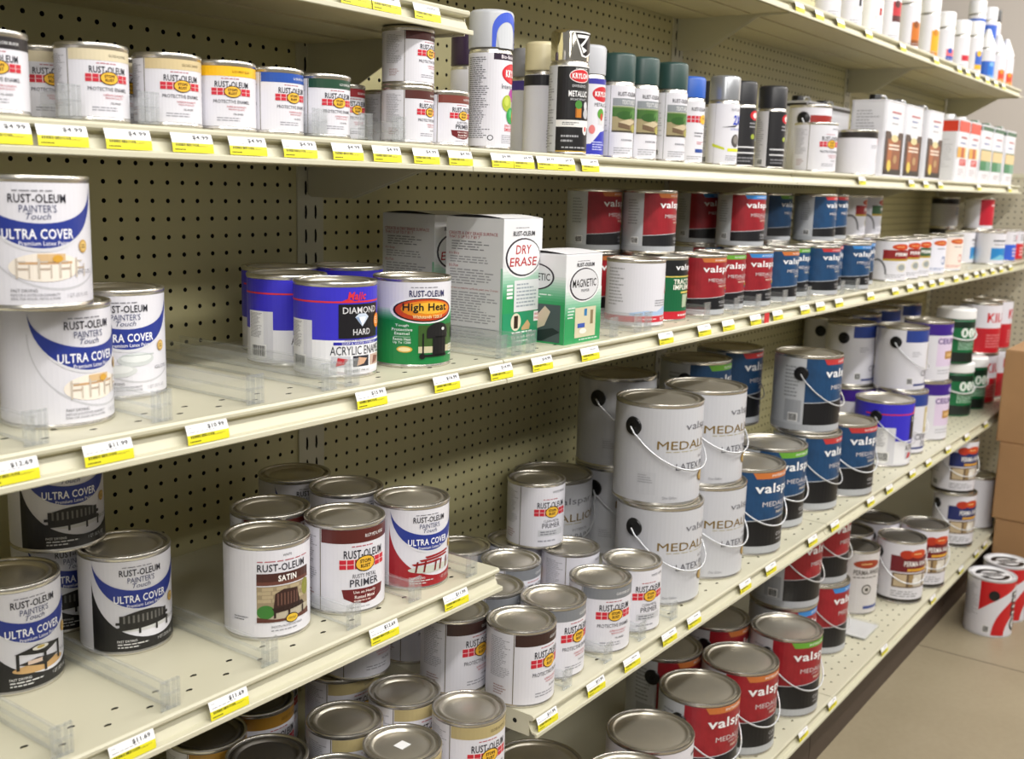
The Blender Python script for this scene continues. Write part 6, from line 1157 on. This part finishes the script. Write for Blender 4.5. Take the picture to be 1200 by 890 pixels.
for kind, nm, cat, group, x, y, z, turn, label in ITEMS:
    if kind not in PROTO:
        o = PROTO[kind] = KINDS[kind.split('|')[0]]()
        if '|' in kind:                                  # handle hanging unseen behind the can
            for ch in list(o.children):
                if ch.name.startswith('handle') and 'ear' not in ch.name: bpy.data.objects.remove(ch)
    else: o = copy_tree(PROTO[kind])
    o.name = nm; o.location = (x, y, z); o.rotation_euler = (0, 0, turn)
    for q in ('label', 'category', 'group'):
        if q in o: del o[q]
    tag(o, label, cat, group)
stk = [o for o in C.objects if o.get('label', '').startswith('almond-banded quart can with white sticker')][0]
s_ = MB(); s_.box(-.009, .009, -.008, .008, .1178, .1181, mat('EDEDED', .5)); A_ = s_.build('price_sticker', stk)

# price tags in the channels
TAGM = {}
def tag_meshes(pr):
    if pr in TAGM: return TAGM[pr]
    w, h = .0265, .0200
    def fn(u, v, l): # v 0 bottom .. 1 top ; a slightly bowed card leaning out of the channel
        yb = -.0085 + (.0050) * v - .0012 * math.sin(PI * v)
        return (u * w, yb - .00015 * l - .0006, -.0262 + v * h)
    mb = MB(); n = 6; wm, ym = mat('F0F0F2', .45), mat('E9E02C', .45)
    for i in range(n):
        v0, v1 = i / n, (i + 1) / n
        e0 = .05 if i == 0 else 0; 
        m = ym if i < 3 else wm
        a = [fn(-1, v0, 0), fn(1, v0, 0), fn(1, v1, 0), fn(-1, v1, 0)]; b = [(p[0], p[1] + .0004, p[2]) for p in a]
        mb.add(a + b, [(0, 1, 2, 3), (7, 6, 5, 4), (0, 3, 7, 4), (1, 5, 6, 2)] + ([(0, 4, 5, 1)] if i == 0 else []) + ([(3, 2, 6, 7)] if i == n - 1 else []), m)
    me = mb.mesh('price_tag', None, recalc=False)
    A = Art()
    if pr: A.text(pr, .42, .8, .8, .24, '1E1E24', 2, .02)
    else: A.greek(.0, .8, .74, .9, 1, '55555C', 1, 3)
    A.greek(-.9, -.65, .82, .88, 1, '77777F', 1, 2); A.greek(-.9, .7, .6, .67, 1, '88888F', 1, 5)
    rnd = random.Random(5); u = -.85
    while u < .25: wd = rnd.choice((.02, .035, .05)); A.rect(u, .33, u + wd, .47, '2C2A12', 1); u += wd + rnd.choice((.02, .035))
    A.greek(.3, .9, .3, .4, 2, '8A8420', 1, 3); A.greek(-.9, -.35, .08, .22, 1, '5A5620', 1, 4)
    mbp = MB()
    o = A.build('price_print', None, fn); pm = o.data; bpy.data.objects.remove(o)
    TAGM[pr] = (me, pm)
    return TAGM[pr]
for x, yf, zd, pr, label, group in TAGS:
    me, pm = tag_meshes(pr)
    o = link('price_tag', me); o.location = (x, yf, zd); tag(o, label, 'price tag', group)
    link('price_print', pm, o)

rt_ = MB(); rt_.box(-.012, .012, -.0092, -.0084, -.028, -.006, mat('D02A2E', .45)); o = rt_.build('red_marker'); o.location = (RED_X, -.3916, -.2416); tag(o, 'small red marker card in the ticket channel below the red quart cans', 'marker card')
# clear dividers
def divider(L):
    p = empty('shelf_divider')
    b = MB()
    b.box(-.0008, .0008, .002, L, .0008, .026, CLEAR)
    for z in (.0012, .0135, .0265): b.box(-.0021, .0021, .002, L, z - .0008, z + .0012, CLEAR)
    b.build('divider_wall', p)
    f = MB()
    f.box(-.0115, .0115, 0, .0016, .0006, .033, CLEAR)
    for xx in (-.0115, -.004, .0035, .0095): f.box(xx, xx + .002, -.0014, .0026, .0008, .0335, CLEAR)
    for z in (.001, .017, .0315): f.box(-.0115, .0115, -.001, .0024, z, z + .0018, CLEAR)
    f.build('front_stop', p)
    return p
for x, y, z, L, label, group in DIVIDERS:
    o = divider(L); o.location = (x, y, z + .0004); tag(o, label, 'shelf divider', group)

# cardboard cartons stacked at the far end of the aisle
def cardbox(x, y, z, w, d, h, label, seed):
    p = tag(empty('cardboard_box', (x, y, z)), label, 'box', 'stacked cardboard boxes')
    b = MB(); b.box(-w / 2, w / 2, -d / 2, d / 2, 0, h - .003, CARD); o = b.build('box_body', p)
    bv = o.modifiers.new('soft_edges', 'BEVEL'); bv.width = .004; bv.segments = 2
    f = MB(); f.box(-w / 2 + .001, w / 2 - .001, -d / 2 + .001, -.0015, h - .003, h, CARD); f.box(-w / 2 + .001, w / 2 - .001, .0015, d / 2 - .001, h - .003, h, CARD); f.build('flap', p)
    t = MB(); t.box(-w / 2 - .0006, w / 2 + .0006, -.025, .025, h - .0002, h + .0004, mat('B8956A', .3)); t.box(-w / 2 - .0008, -w / 2, -.025, .025, h - .06, h, mat('B8956A', .3)); t.build('packing_tape', p)
    return p
cardbox(3.055, -.735, -1.40, .42, .42, .27, 'brown cardboard box at the bottom of the stack on the floor', 1)
cardbox(3.052, -.722, -1.13, .42, .42, .28, 'brown cardboard box in the middle of the stack', 2)
cardbox(3.055, -.708, -.85, .42, .42, .33, 'brown cardboard box on top of the stack', 3)
fs = MB(); fs.box(-.06, .06, -.05, .05, 0, .012, CLEAR); fs.box(-.058, .058, -.048, .048, .003, .006, mat('DCDCDC', .4)); o = fs.build('flat_plastic_strip'); o.location = (1.66, -.42, ZS4 + .001); tag(o, 'flat clear plastic strip lying on the base shelf beside the red gallons', 'plastic strip')

# ------------------------------------------------------------------ camera
cam = bpy.data.cameras.new('camera'); co = bpy.data.objects.new('camera', cam); C.objects.link(co)
cam.sensor_width = 36; cam.lens = 36 * 1270.88 / 1200; cam.clip_start = .05
p_, y_, r_ = math.radians(10.26709), math.radians(54.24507), math.radians(1.64694)
fw = Vector((math.sin(y_) * math.cos(p_), math.cos(y_) * math.cos(p_), -math.sin(p_))); rt = Vector((math.cos(y_), -math.sin(y_), 0)); up = rt.cross(fw)
r2 = rt * math.cos(r_) + up * math.sin(r_); u2 = -rt * math.sin(r_) + up * math.cos(r_)
M = Matrix((r2, u2, -fw)).transposed().to_4x4(); M.translation = (-1.23623, -1.30129, .00755)
co.matrix_world = M
cam.dof.use_dof = True; cam.dof.focus_distance = 1.5; cam.dof.aperture_fstop = 7.0
sc = bpy.context.scene; sc.camera = co
vs = sc.view_settings; vs.view_transform = 'Standard'; vs.look = 'None'; vs.exposure = 0.0; vs.gamma = 1.0; vs.use_curve_mapping = False
sc.cycles.max_bounces = 8; sc.cycles.transparent_max_bounces = 24; sc.cycles.caustics_reflective = False; sc.cycles.caustics_refractive = False
bpy.context.view_layer.update()
